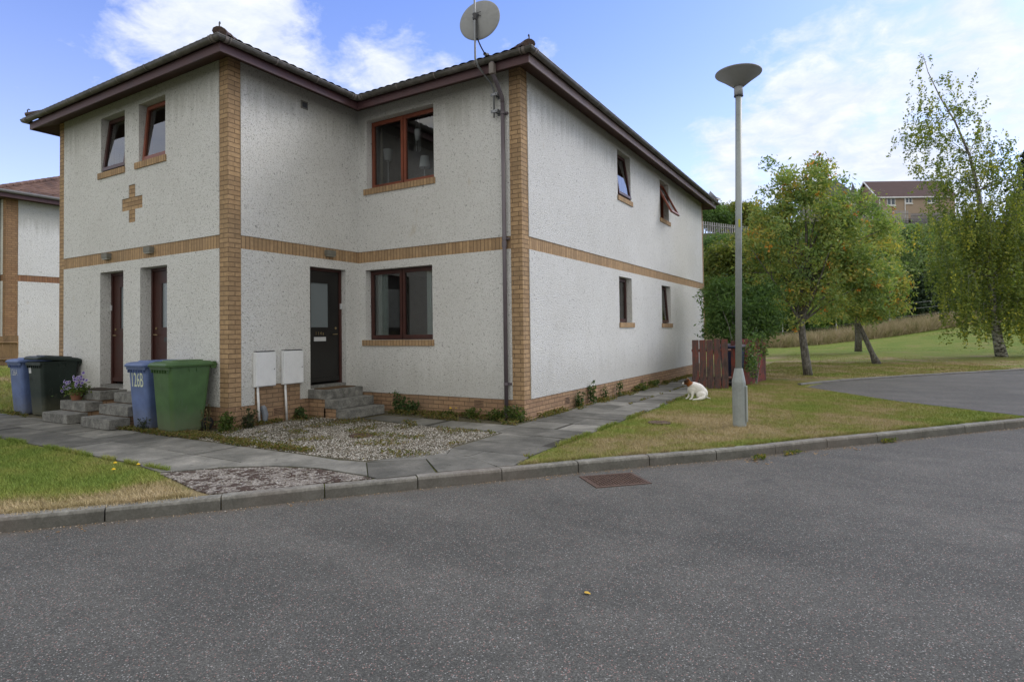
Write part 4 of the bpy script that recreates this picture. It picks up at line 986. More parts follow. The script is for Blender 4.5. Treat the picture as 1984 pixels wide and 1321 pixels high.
# gutters: half-round, swept round the corners
gr=.056; gc=offs(.022+gr+.004); GZ=5.815
prof=[(gr*math.cos(a),gr*math.sin(a)) for a in np.linspace(math.pi,2*math.pi,11)]
prof=[(-gr,.012)]+prof+[(gr,.014),(gr+.006,.014),(gr+.006,.004)]
def gutter(parent,corners,idx,z,m):
    mb=MB(); n=len(corners)
    for i in idx:
        j=(i+1)%n; V=[]
        a=np.array(corners[i]);b=np.array(corners[j])
        d=(b-a)/np.linalg.norm(b-a); o=np.array([d[1],-d[0]])   # outward
        for q_,k in ((a,i),(b,j)):
            pk=np.array(corners[(k-1)%n]); nk=np.array(corners[(k+1)%n]); c0=np.array(corners[k]); d1=(c0-pk)/np.linalg.norm(c0-pk); d2=(nk-c0)/np.linalg.norm(nk-c0)
            o1=np.array([d1[1],-d1[0]]); o2=np.array([d2[1],-d2[0]]); mt=(o1+o2)/(1+o1@o2)
            for (x,zz) in prof: w_=c0+mt*x; V.append((w_[0],w_[1],z+zz))
        L_=len(prof); mb.add(V,[(k,k+1,L_+k+1,L_+k) for k in range(L_-1)])
    return mb.build('gutter',m,parent,smooth=True,uv=False)
gut=gutter(HOUSE,gc,range(6),GZ,GUT)
def bracket(mb,p,d,o,w=.022):
    mb=MB()
    V=[];pr=[((gr+.006)*math.cos(a),(gr+.006)*math.sin(a)) for a in np.linspace(math.pi,2*math.pi,9)]+[(gr+.011,.02)]
    for s_ in (-w/2,w/2):
        for x,zz in pr: q_=np.array(p)+np.array(d)*s_+np.array(o)*x; V.append((q_[0],q_[1],GZ+zz-.001))
    L_=len(pr); mb.add(V,[(k,k+1,L_+k+1,L_+k) for k in range(L_-1)]); mb.build('gutter_bracket',GUTL,gut,uv=False)
for i in (0,1,2,3):
    a=np.array(gc[i]);b=np.array(gc[i+1]); L=np.linalg.norm(b-a); d=(b-a)/L; o=np.array([d[1],-d[0]]); n=max(2,int(L/.82))
    for k in range(n+1):
        s_=.16+(L-.32)*k/n; bracket(mb,a+d*s_,d,o)
    for s_ in (.10,L-.10): bracket(mb,a+d*s_,d,o,.05)
# roof: two interlocking hips of ribbed tiles
PITCH=R(24)
def f_tile(t):
    p=P(t); n=t.noise(p,3,5,.65).outputs[0]; n2=t.noise(p,30,3,.7).outputs[0]
    return {'Base Color':t.ramp(t.math('ADD',t.math('MULTIPLY',n,.5),t.math('MULTIPLY',n2,.5)),[(.3,(.035,.028,.024)),(.5,(.085,.06,.05)),(.7,(.14,.10,.085))]),'bump':(n2,.5,.01)}
TILE=mat('concrete_tile',rough=.9,fn=f_tile)
def f_tile2(t):
    p=P(t); n=t.noise(p,2,5,.65).outputs[0]
    return {'Base Color':t.ramp(n,[(.3,(.075,.045,.034)),(.5,(.14,.08,.058)),(.7,(.20,.125,.09))])}
TILE2=mat('red_brown_tile',rough=.9,fn=f_tile2)
def tiled_plane(mb,a,b,o_in,z0,pitch,hip0,hip1,run,wave=.165,amp=.03,course=.30,lap=.012):
    """from eaves line a->b rising inward; hip0/hip1: +1 shrinks 45deg, -1 grows (valley), 0 straight"""
    a=np.array(a,float);b=np.array(b,float); L=np.linalg.norm(b-a); d=(b-a)/L; o=np.array(o_in,float)
    nc=int(run/ (course*math.cos(pitch))); rows=[]
    for k in range(nc+1):
        for e in (0,1):
            t_=min(run,(k+e)*course*math.cos(pitch)); s0=hip0*t_; s1=L-hip1*t_
            if s1-s0<.02: continue
            rows.append((t_,s0,s1,z0+t_*math.tan(pitch)+(lap if e==0 else -.0)))
    for r0,r1 in zip(rows[:-1],rows[1:]):
        n=max(2,int(max(r0[2]-r0[1],r1[2]-r1[1])/wave*4)); V=[]
        for r_ in (r0,r1):
            for i in range(n+1):
                s_=r0[1]+(r0[2]-r0[1])*i/n; s_=min(max(s_,r_[1]),r_[2]); p=a+d*s_+o*r_[0]; h=amp*abs(math.cos(math.pi*s_/wave))**.8
                V.append((p[0],p[1],r_[3]+h))
        mb.add(V,[(i,i+1,n+2+i,n+1+i) for i in range(n)])
    return mb
def hiproof(parent,x0,x1,y0,y1,z0,m,pitch=PITCH,sides='SENW',name='roof',wave=.165,fullrun=None):
    hw=min(x1-x0,y1-y0)/2; mb=MB(); r1=hw
    cs={'S':((x0,y0),(x1,y0),(0,1)),'E':((x1,y0),(x1,y1),(-1,0)),'N':((x1,y1),(x0,y1),(0,-1)),'W':((x0,y1),(x0,y0),(1,0))}
    for s_ in sides:
        a,b,o=cs[s_]; tiled_plane(mb,a,b,o,z0,pitch,1,1,r1,wave)
    rf=mb.build(name,m,parent,uv=False)
    # hip and ridge tiles
    hp=MB(); zr=z0+hw*math.tan(pitch)+.03
    if x1-x0<y1-y0: R0=((x0+x1)/2,y0+hw,zr);R1=((x0+x1)/2,y1-hw,zr)
    else: R0=(x0+hw,(y0+y1)/2,zr);R1=(x1-hw,(y0+y1)/2,zr)
    def cap(p,q_):
        p=Vector(p);q_=Vector(q_); L=(q_-p).length; n=max(1,int(L/.42))
        for k in range(n):
            a=p.lerp(q_,k/n);b=p.lerp(q_,(k+1)/n); hp.tube([a,b],[.10,.088],10,cap=True,scale=(1,.72))
    for (cx,cy) in ((x0,y0),(x1,y0),(x1,y1),(x0,y1)):
        rr_=R0 if (abs(cx-R0[0])+abs(cy-R0[1]))<(abs(cx-R1[0])+abs(cy-R1[1])) else R1
        cap((cx,cy,z0+.03),rr_)
    cap(R0,R1); hp.build('ridge_tiles',m,rf,uv=False)
    return rf
rx0,rx1=-La-OV-.05,Lc+OV+.055; ry0,ry1=Lb-OV-.055,YE+OV+.05
hiproof(HOUSE,rx0,rx1,ry0,ry1,5.868,TILE)
hiproof(HOUSE,rx0+.012,OV+.055,-OV-.055,9.5,5.869,TILE)
# mortar bedding and hooks at the hip ends
for (x,y) in ((OV+.02,-OV-.02),(Lc+OV+.02,Lb-OV-.02),(-La-OV-.02,-OV-.02)):
    mb=MB(); s=1 if x>-5 else -1
    mb.tube([(x+s*.03,y-.03,5.86),(x+s*.03,y-.03,6.03),(x+s*.015,y-.015,6.05),(x-s*.0,y+.0,6.035)],.011,6); mb.build('hip_iron',DARKM,HOUSE,uv=False)
# downpipe on the recessed wing
mb=MB(); dx=3.365; yw=Lb-.012
mb.tube([(3.40,Lb-OV-.08,5.76),(3.40,Lb-OV-.08,5.60)],.036,12); mb.tube([(3.40,Lb-OV-.08,5.60),(3.385,Lb-.30,5.50),(dx,Lb-.085,5.32),(dx,Lb-.072,5.22)],.034,12); mb.tube([(dx,Lb-.072,5.24),(dx,Lb-.072,.10)],.034,14)
mb.tube([(dx,Lb-.072,.10),(dx,Lb-.12,.03),(dx,Lb-.2,.01)],.034,12)
dp=mb.build('downpipe',PIPE,HOUSE,smooth=True,uv=False)
MB().box(3.355,3.445,Lb-OV-.125,Lb-OV-.035,5.565,5.745,bev=.01).build('gutter_outlet',GUTL,dp,uv=False)
for z_ in (5.06,2.98,.60):
    mb=MB(); mb.tube([(dx,Lb-.072,z_-.02),(dx,Lb-.072,z_+.02)],.040,14); mb.box(dx-.03,dx+.075,Lb-.05,Lb-.012,z_-.018,z_+.018); mb.tube([(dx+.06,Lb-.05,z_),(dx+.06,Lb-.062,z_)],.012,6); mb.build('pipe_bracket',PIPE,dp,uv=False)
mb=MB(); mb.tube([(dx,Lb-.072,2.84),(dx,Lb-.072,2.93)],.042,14); mb.build('pipe_socket',PIPE,dp,uv=False)
# small wall pieces
CL=simple('grey_lamp_box',(.17,.165,.14),.7,var=.2,scale=8)
for (ax,c_,u,z_,lab) in (('y',0,-3.60,2.94,'small grey box light over the left mahogany door'),('y',0,-2.17,2.94,'small grey box light over the right mahogany door'),('x',0,2.0,2.925,'small grey box light over the black door')):
    pt=opening(ax,c_); o=thing('wall_light',lab,'wall light',pt(u,-.012,z_),'box lights above the front doors'); mb=MB(); ubox(mb,pt,u-.10,u+.10,-.085,-.0,z_-.035,z_+.055); mb.build('housing',CL,o,uv=False)
    mb=MB(); ubox(mb,pt,u-.09,u+.09,-.075,-.01,z_-.06,z_-.035); mb.build('diffuser',simple('old_diffuser',(.25,.24,.2),.4),o,uv=False)
pt=opening('x',0); mb=MB(); ubox(mb,pt,1.38,1.53,-.022,-.0,5.42,5.56); v=mb.build('wall_vent',CL,HOUSE,uv=False); mb=MB(); ubox(mb,pt,1.405,1.505,-.026,-.0225,5.445,5.535); mb.build('vent_grille',DARKM,v,uv=False)
AB=simple('terracotta_vent',(.30,.19,.12),.85,var=.2,scale=10); ABD=simple('vent_hole',(.02,.015,.012),.9)
def airbrick(ax,c_,u,z_):
    pt=opening(ax,c_); f=MB(); ubox(f,pt,u-.105,u+.105,-.006,.01,z_-.07,z_+.07); o=f.build('air_brick',AB,HOUSE,uv=False)
    f=MB()
    for i in range(8):
        for j in range(5): a=u-.09+i*.0236; b=z_-.058+j*.0245; ubox(f,pt,a,a+.0135,-.009,-.0062,b,b+.0145)
    f.build('vent_holes',ABD,o,uv=False)
for a in (('x',0,.90,.18),('y',Lb,.95,.24),('y',Lb,2.78,.24),('x',Lc,4.35,.17),('x',Lc,8.6,.17)): airbrick(*a)
# steps --------------------------------------------------------------
def steps(label,f,w0,w1,tops,runs,th_=.155):
    o=thing('door_steps',label,'steps',f(0,(w0+w1)/2,0),'concrete steps up to the front doors'); prev=0
    for k,(z,r_) in enumerate(zip(tops,runs)):
        a=[f(prev if k else 0.013,w0,0),f(r_,w1,0)]; x0,x1=sorted((a[0][0],a[1][0])); y0,y1=sorted((a[0][1],a[1][1]))
        # every tread runs back under the one above
        b=f(0.013,w0,0); x0=min(x0,b[0]) if x0!=b[0] else x0; 
        p=f(max(0.013,(runs[k-1]-.04) if k else .013),w0+.01*k,0); q_=f(r_,w1+.01*k,0)
        MB().box(p[0],q_[0],p[1],q_[1],z-th_,z,bev=.006).build('step',CONC,o,uv=False)
    mb=MB()
    for k,(z,r_) in enumerate(zip(tops,runs)):
        if z-th_>.03:
            p=f(.014 if k==0 else runs[k-1]-.08,w0+.03,0); q_=f(r_-.04,w1-.03,0); mb.box(p[0],q_[0],p[1],q_[1],-.05,z-th_-.002)
    mb.build('brick_base',PLINTH,o)
    return o
steps('weathered concrete steps at the black door in the recess',lambda r_,w_,z:(r_,w_,z),1.50,2.38,(.485,.33,.17),(.46,.72,.97))
steps('concrete steps at the left mahogany door, with the flower pot',lambda r_,w_,z:(w_,-r_,z),-3.83,-2.93,(.515,.345,.175),(.45,.68,.95))
steps('concrete steps at the right mahogany door, partly behind the blue bin',lambda r_,w_,z:(w_,-r_,z),-2.47,-1.58,(.515,.345,.175),(.45,.68,.95))
MATB=simple('coir_mat',(.13,.085,.05),.95,var=.25,scale=25,bump=.8)
tag(MB().box(.05,.36,1.60,2.30,.4855,.5,bev=.004).build('doormat',MATB,None,uv=False,org=(.2,1.95,.4855)),'brown doormat on the top step of the black door','doormat')
tag(MB().box(-3.70,-3.05,-.40,-.08,.5155,.53,bev=.004).build('doormat',simple('dark_mat',(.045,.035,.025),.95,var=.3,scale=25),None,uv=False,org=(-3.4,-.24,.5155)),'dark doormat on the top step of the left mahogany door','doormat')
# gas meter boxes ----------------------------------------------------
def meter(u0,u1,z0,z1,label):
    o=thing('meter_box',label,'meter box',(.012,(u0+u1)/2,z0),'white meter boxes on the recess wall')
    MB().box(.0125,.065,u0-.012,u1+.012,z0-.004,z1+.012,bev=.006).build('casing',METERG,o,uv=False)
    MB().box(.0655,.084,u0,u1,z0+.006,z1,bev=.006).build('cover',METERG,o,uv=False)
    mb=MB(); mb.tube([(.084,u1-.035,(z0+z1)/2),(.090,u1-.035,(z0+z1)/2)],.008,8); mb.build('lock',DARKM,o,uv=False)
    mb=MB(); mb.box(.0125,.075,u0,u1-.02,z1+.0125,z1+.026); mb.build('top_flashing',simple('dark_flashing',(.08,.08,.08),.8),o,uv=False)
    return o
meter(.425,.795,.62,1.165,'white meter box nearer the corner quoin, with a slightly leaning pipe'); meter(.955,1.355,.62,1.17,'white meter box next to the black door')
WP=simple('chipped_white_paint',(.68,.68,.67),.5,var=.25,scale=12)
for (y0,y1,lab) in ((.475,.50,'leaning white pipe under the left meter box'),(1.0,1.025,'upright white pipe under the right meter box')):
    o=thing('service_pipe',lab,'pipe',(.05,y1,0),'white pipes below the meter boxes'); MB().tube([(.048,y0,.618),(.052,y1,.02)],.019,10).build('pipe',WP,o,smooth=True,uv=False)
tag(MB().tube([(.05,.60,.02),(.05,.61,.16),(.04,.585,.26),(.03,.58,.31)],[.035,.05,.05,.03],8).build('covered_pipe_joint',simple('grey_tape',(.20,.22,.25),.6,var=.2),None,uv=False,org=(.05,.6,.02)),'grey taped stub beside the leaning white pipe','pipe stub')
# things inside the windows ------------------------------------------
CURT=simple('pale_curtain',(.75,.80,.77),.9,var=.08,scale=4); SHADE=simple('white_lampshade',(.75,.73,.72),.9,var=.04)
def curtain(label,x0,x1,y,z0,z1,taper=0,folds=6,m=CURT):
    n=folds*6; V=[]
    for j,z in enumerate((z0,(z0+z1)/2,z1)):
        for i in range(n+1):
            u=i/n; xx=x0+(x1-x0)*(u if taper==0 else u*(1-.25*taper*(j==1))); V.append((xx,y+.03*math.sin(u*folds*2*math.pi)*(1 if j<2 else .7),z))
    mb=MB(); mb.add(V,[(j*(n+1)+i,j*(n+1)+i+1,(j+1)*(n+1)+i+1,(j+1)*(n+1)+i) for j in range(2) for i in range(n)])
    return tag(mb.build('curtain',m,None,smooth=True,uv=False,org=(x0,y,z0)),label,'curtain')
curtain('pale green curtain at the left of the ground floor double window',.10,.52,Lb+.26,1.3,2.6)
curtain('pale green curtain edge at the right of the ground floor double window',1.47,1.65,Lb+.26,1.3,2.6,folds=3)
curtain('cream curtain at the left of the upper double window',.27,.33,Lb+.34,4.2,5.5,folds=2,m=simple('cream_curtain',(.45,.40,.28),.9))
curtain('grey-green curtain behind the nearer lower gable window',-.0,.0,0,0,0) if False else None
n=30; mb=MB(); V=[(Lc-.34+.03*math.sin(i/n*30),7.2+.5*i/n,z) for z in (1.6,2.65) for i in range(n+1)]; mb.add(V,[(i,i+1,n+2+i,n+1+i) for i in range(n)]); tag(mb.build('curtain',CURT,None,uv=False,org=(Lc-.34,7.2,1.6)),'pale curtain behind the nearer lower window of the gable side','curtain')
def onpl(px,py_,Y):
    d=ray(px,py_); return C+d*((Y-C[1])/d[1])
def tlamp(label,x,y,z,r0,r1,h,stem,hang=False):
    o=thing('lamp',label,'lamp',(x,y,z)); MB().lathe([(r0,z),(r1,z+h),(r1-.004,z+h),(r0-.004,z)],24,cx=x,cy=y).build('shade',SHADE,o,smooth=True,uv=False)
    MB().tube([(x,y,z+(h if hang else -stem)),(x,y,z+(h+stem if hang else .02))],.008,6).build('stem',CHROME,o,uv=False); return o
_p=onpl(823,325,Lb+.27); SHADE=simple('bright_lampshade',(.85,.85,.85),.9,var=.03)
tlamp('white lampshade on a thin stand behind the upper double window',_p[0],Lb+.27,_p[2],.105,.075,.21,.45)
_p=onpl(752,312,Lb+.45)
tlamp('small white tapered shade deeper in the room, left half of the upper double window',_p[0],Lb+.45,_p[2],.07,.10,.22,.6)
_p=onpl(810,262,Lb+.25); HX,HY,HZ=_p[0],Lb+.25,_p[2]
o=thing('hanging_planter','white ornament hanging on cords behind the right half of the upper double window','ornament',(HX,HY,HZ-.1))
MB().lathe([(.02,HZ-.11),(.05,HZ-.10),(.066,HZ+.03),(.062,HZ+.10),(.05,HZ+.10)],18,cx=HX,cy=HY).build('pot',SHADE,o,smooth=True,uv=False)
mb=MB()
for k in range(3): a=2.1*k; mb.tube([(HX+.055*math.cos(a),HY+.055*math.sin(a),HZ+.10),(HX,HY,HZ+.32)],.0035,4); mb.tube([(HX+.045*math.cos(a),HY+.045*math.sin(a),HZ-.10),(HX+.01+.04*math.cos(a),HY+.045*math.sin(a),HZ-.31)],.005,4)
mb.build('cords',SHADE,o,uv=False)
# satellite dish and aerial mast --------------------------------------
o=thing('aerial_mast','cranked steel mast bracketed to the recessed wing above the eaves','mast',(3.215,Lb-.1,5.05))
MB().tube([(3.215,Lb-.10,5.0),(3.215,Lb-.10,5.46),(3.205,Lb-.17,5.56),(3.175,Lb-.50,5.72),(3.165,Lb-.565,5.82),(3.165,Lb-.565,7.9)],.017,10).build('pole',STEEL,o,smooth=True,uv=False)
for z_ in (5.10,5.38):
    mb=MB(); mb.box(3.235,3.30,Lb-.025,Lb-.012,z_-.05,z_+.05); mb.box(3.245,3.255,Lb-.11,Lb-.02,z_-.03,z_+.03); mb.box(3.285,3.295,Lb-.11,Lb-.02,z_-.03,z_+.03); mb.box(3.17,3.30,Lb-.135,Lb-.115,z_-.022,z_+.022); mb.tube([(3.19,Lb-.15,z_),(3.19,Lb-.05,z_)],.007,6); mb.tube([(3.27,Lb-.15,z_),(3.27,Lb-.05,z_)],.007,6); mb.build('wall_bracket',STEEL,o,uv=False)
dc=dep(929,39.5,9.62)
nrm=Vector((-.50,.72,.40)).normalized(); fwd=Vector(ray(929,40)).normalized(); nrm=(Vector((fwd.x,fwd.y,0)).normalized()+Vector(tuple(RT))*.40+Vector((0,0,-.16))).normalized()
rgt=nrm.cross(Vector((0,0,1))).normalized(); upv=rgt.cross(nrm).normalized()
M=Matrix.Identity(4)
for i in range(3): M[i][0]=rgt[i]; M[i][1]=upv[i]; M[i][2]=nrm[i]; M[i][3]=dc[i]
o=thing('satellite_dish','round grey satellite dish seen from behind on the mast above the roof edge','satellite dish',tuple(dc))
DISH=simple('dish_grey',(.27,.275,.27),.6,.3,var=.12,scale=2)
rd=.345; prof=[(0.001,-.055)]+[(rd*k/10,-.055+.055*(k/10)**2) for k in range(1,11)]+[(rd+.006,.006),(rd+.002,.012),(rd-.01,.004)]
mb=MB(); V0=MB().lathe(prof,48); mb.add([tuple(M@Vector(p)) for p in V0.v],V0.f); mb.add([tuple(M@Vector((p[0],p[1],p[2]+.004))) for p in V0.v],[tuple(reversed(f)) for f in V0.f]); mb.build('reflector',DISH,o,smooth=True,uv=False)
mb=MB(); T=lambda x,y,z: tuple(M@Vector((x,y,z)))
mb.tube([T(-.02,.05,-.07),T(0,-.15,-.075),T(0,-.36,-.05)],.014,6); mb.tube([T(0,-.36,-.05),T(.0,-.40,.10),T(0,-.42,.30)],.012,6); mb.build('feed_arm',DARKM,o,uv=False)
mb=MB(); mb.tube([T(0,-.42,.28),T(0,-.39,.36)],.03,10); mb.tube([T(0,-.385,.37),T(0,-.37,.40)],.035,10); mb.build('receiver',simple('receiver_grey',(.12,.12,.125),.5),o,uv=False)
mb=MB(); mp=Vector((3.165,Lb-.565,dc[2]+.02)); c0=Vector(T(0,.06,-.06))
mb.tube([mp+Vector((0,0,-.05)),mp+Vector((0,0,.05))],.032,10); mb.tube([mp,c0],.02,8)
for dz in (-.03,.03): mb.tube([tuple(mp+Vector((-.03,-.03,dz))),tuple(c0+Vector((.05,0,dz)))],.006,5)
mb.build('mount',DARKM,o,uv=False)
# ================================================================= neighbour block on the left
n0=dep(27.5,655,19.8); nx=n0[0]; ny=n0[1]-.24; zb=.62
NB=thing('neighbour_block','neighbouring harled block with orange brick corner and red tiled roof at the left edge','house',(nx,ny,zb))
MT2={'harl':('harled_wall',HARL),'quoin':('brick_quoin',BRICKR),'band':('brick_band',SOLDR),'plinth':('brick_plinth',BRICKR)}
def zz(y,D): return float(C[2]-(y-(655))/F*D)
b0=3.36;b1=3.575;zt2=6.18
def shiftmat(m,dz): return m
facade(NB,'x',nx,[(ny,ny+13,-.3,zt2,'harl'),(ny,ny+13,-.3,.66,'plinth'),(ny,ny+13,b0,b1,'band'),(ny,ny+.33,.6,zt2,'quoin')],ny,ny+13,MT2)
facade(NB,'y',ny,[(nx-8,nx,-.3,zt2,'harl'),(nx-8,nx,-.3,.66,'plinth'),(nx-8,nx,b0,b1,'band'),(nx-.22,nx,.6,zt2,'quoin')],nx-8,nx,MT2)
x0,x1,y0,y1=nx-8-OV,nx+OV,ny-OV,ny+13+OV; mb=MB()
ez=6.08; mb.box(x0,x1,y0,y1,ez,ez+.02); mb.build('soffit',SOFF,NB,uv=False)
mb=MB(); mb.box(x1,x1+.02,y0-.02,y1,ez-.015,ez+.15); mb.box(x0,x1,y0-.02,y0,ez-.015,ez+.15); mb.build('fascia',FASC,NB,uv=False)
g2=MB(); g2.tube([(x1+.075,y0-.09,ez+.17),(x1+.075,y1,ez+.17)],.055,8); g2.tube([(x1+.075,y0-.08,ez+.17),(x0,y0-.08,ez+.17)],.055,8); g2.build('gutter',simple('grey_gutter',(.15,.145,.14),.5),NB,uv=False)
hiproof(NB,x0-.05,x1+.05,y0-.05,y1+.05,ez+.2,TILE2,pitch=R(25),wave=.30)
MB().tube([(nx-.42,ny-.07,ez+.1),(nx-.42,ny-.07,.65)],.05,10).build('downpipe',simple('dark_blue_grey_pipe',(.05,.05,.065),.5),NB,uv=False)
TAN=simple('new_timber',(.25,.16,.085),.8,var=.25,scale=3)
fa=dep(-60,705,18.9); fb=dep(37,705,18.2); fa[2]=fb[2]=.60
board_fence('timber_fence','low tan board fence by the neighbouring block at the left edge',fa,fb,.93,.93,.15,.022,TAN,th_=.022,posts=False,seed=5,top_var=.008)
# ================================================================= wheelie bins
def bin_mat(name,c):
    def fn(t):
        o=OB(t); n=t.noise(o,4,4,.6).outputs[0]; sc_=t.noise(scl(t,o,(30,30,5)),1.0,4,.7).outputs[0]; d=t.noise(o,14,5,.7).outputs[0]; s=sep(t,o)
        k=t.ramp(n,[(.3,tuple(x*.78 for x in c)),(.7,tuple(x*1.18 for x in c))])
        k=t.mix(t.ramp(sc_,[(.62,0.0),(.72,.28)]),k,(.22,.22,.20))
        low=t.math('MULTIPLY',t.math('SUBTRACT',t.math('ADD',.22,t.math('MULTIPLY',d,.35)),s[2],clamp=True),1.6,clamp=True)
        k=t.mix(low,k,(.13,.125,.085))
        return {'Base Color':k,'Roughness':t.math('ADD',t.math('MULTIPLY',d,.3),.35)}
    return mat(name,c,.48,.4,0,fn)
def wheelie(label,bm,lm,lidang=0.0):
    o=thing('wheelie_bin',label,'wheelie bin',(0,0,0),'wheelie bins standing by the front doors')
    def rr(wx,y0,y1,z,r_=.055,n=4):
        P_=[]
        for (cx,cy,a0) in ((wx-r_,y0+r_,-90),(wx-r_,y1-r_,0),(-wx+r_,y1-r_,90),(-wx+r_,y0+r_,180)):
            for k in range(n+1): a=R(a0+90*k/n); P_.append((cx+r_*math.cos(a),cy+r_*math.sin(a),z))
        return P_
    secs=[rr(.235,-.29,.19,.015,.05),rr(.243,-.298,.22,.06,.06),rr(.262,-.335,.285,.55,.06),rr(.278,-.36,.33,.96,.055),rr(.283,-.366,.335,.965,.05),rr(.283,-.366,.335,.995,.05)]
    mb=MB(); n=len(secs[0]); V=[p for s_ in secs for p in s_]; Fs=[(k*n+i,k*n+(i+1)%n,(k+1)*n+(i+1)%n,(k+1)*n+i) for k in range(len(secs)-1) for i in range(n)]
    mb.add(V,Fs+[tuple(range(n-1,-1,-1))]); body=mb.build('body',bm,o,smooth=False,uv=False)
    mb=MB(); mb.box(-.29,.29,-.385,-.36,.93,.985,bev=.006)
    for i in range(7): x=-.24+i*.08; mb.box(x-.006,x+.006,-.384,-.345,.885,.93)
    for s_ in (-1,1):
        for k in range(2): x=s_*.285; mb.box(x-.006,x+.006,-.05+k*.12,-.035+k*.12,.90,.965)
    mb.build('rim',bm,body,uv=False)
    mb=MB(); mb.box(-.26,.26,.33,.40,.955,.985,bev=.008); mb.box(-.26,-.235,.33,.42,.93,1.02); mb.box(.235,.26,.33,.42,.93,1.02); mb.tube([(-.25,.43,.99),(.25,.43,.99)],.017,8); mb.build('handle',bm,o,uv=False)
    # lid
    Ml=Matrix.Translation((0,.36,1.0))@Matrix.Rotation(lidang,4,'X')@Matrix.Translation((0,-.36,-1.0))
    ls=[rr(.305,-.42,.365,.975,.05),rr(.31,-.425,.37,1.0,.05),rr(.295,-.40,.36,1.03,.06),rr(.27,-.34,.33,1.045,.06),rr(.20,-.26,.26,1.05,.06),rr(.19,-.25,.25,1.064,.06)]
    n=len(ls[0]); mb=MB(); V=[tuple(Ml@Vector(p)) for s_ in ls for p in s_]; mb.add(V,[(k*n+i,k*n+(i+1)%n,(k+1)*n+(i+1)%n,(k+1)*n+i) for k in range(len(ls)-1) for i in range(n)]+[tuple((len(ls)-1)*n+i for i in range(n)),tuple(range(n-1,-1,-1))])
    for s_ in (-.19,.19): mb.box(s_-.03,s_+.03,.34,.44,.99,1.03,M=Ml)
    lid=mb.build('lid',lm,o,uv=False)
    for s_ in (-1,1):
        mb=MB(); Mw=Matrix.Translation((s_*.255,.27,.10))@Matrix.Rotation(R(90),4,'Y'); mb.lathe([(.001,-.022),(.06,-.022),(.088,-.022),(.10,-.012),(.10,.012),(.088,.022),(.06,.022),(.001,.022)],20,M=Mw)
        w_=mb.build('wheel',simple('rubber',(.02,.02,.02),.8),o,uv=False)
    mb=MB(); mb.tube([(-.25,.27,.10),(.25,.27,.10)],.012,8); mb.build('axle',STEEL,o,uv=False)
    return o
def place(o,x,y,rz,s=1.0,z=.012):
    o.location=(x,y,z); o.rotation_euler=(0,0,rz); o.scale=(s*.91,s*.91,s)
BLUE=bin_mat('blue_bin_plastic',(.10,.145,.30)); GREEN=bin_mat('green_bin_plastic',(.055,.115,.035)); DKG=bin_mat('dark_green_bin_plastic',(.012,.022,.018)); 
NUMW=simple('number_sticker',(.48,.52,.42),.6,var=.08,scale=20)
def front_text(o,body,size,x,z,m,sx=.8,rz=0):
    # front face leans: y = -.335 at z=.55, -.36 at z=.96
    y=-.335-(z-.55)*.061-.005; M=Matrix.Translation((x,y,z))@Matrix.Rotation(R(93.5),4,'X'); text_mesh('number_sticker',body,size,M,m,o,.001,sx)
b=wheelie('blue wheelie bin with pale 126B numbers, beside the green bin',BLUE,BLUE); 
front_text(b,'126B',.31,-.0,.765,simple('number_sticker_cream',(.62,.66,.50),.6,var=.08,scale=20),.60); place(b,-1.17,-.42,0)
b=wheelie('mid green wheelie bin next to the corner quoin',GREEN,GREEN); place(b,-.50,-.42,R(-2),1.01)
b=wheelie('blue wheelie bin with small 126A numbers, farthest left of the bins',BLUE,BLUE,R(0)); front_text(b,'126A',.17,-.04,.79,simple('number_sticker_pale',(.50,.53,.58),.6),.78); place(b,-5.41,-.45,R(1))
b=wheelie('almost black green wheelie bin with a white sticker, lid not quite shut',DKG,DKG,R(-5)); 
M=Matrix.Translation((-.17,-.3535,.84))@Matrix.Rotation(R(93.5),4,'X'); mb=MB(); mb.box(-.045,.045,-.055,.055,0,.002,M=M); mb.build('sticker',WHITE,b,uv=False)
M=Matrix.Translation((-.17,-.3565,.855))@Matrix.Rotation(R(93.5),4,'X'); text_mesh('sticker_text','126',.042,M,simple('print_grey',(.10,.09,.15),.7),b,.0004,.8)
front_text(b,'12',.13,-.15,.66,simple('worn_number',(.05,.06,.058),.7),.7)
place(b,-4.80,-.38,R(3))
# ================================================================= flower pot
p=Vector((-3.58,-.52,.345)); o=thing('flower_pot','terracotta pot of purple white-rimmed petunias on the left door steps','flower pot',tuple(p))
MB().lathe([(.001,p.z),(.075,p.z),(.10,p.z+.10),(.105,p.z+.12),(.112,p.z+.12),(.112,p.z+.145),(.095,p.z+.145),(.09,p.z+.12)],20,cx=p.x,cy=p.y).build('pot',simple('terracotta',(.22,.10,.06),.85,var=.2),o,smooth=False,uv=False)
rg=np.random.default_rng(77); L=rg.normal(size=(900,3))*np.array([.15,.08,.06])+np.array([p.x,p.y,p.z+.18])
crown('foliage',L,.022,leafmat('petunia_leaf',[(.04,.07,.02),(.08,.13,.03),(.12,.15,.04)]),o,rg.random(900),.5,None,7)
PET=leafmat('petunia_petal',[(.11,.07,.30),(.14,.09,.36)],trans=.3); PEW=leafmat('petunia_rim',[(.42,.38,.58),(.5,.46,.62)],trans=.3)
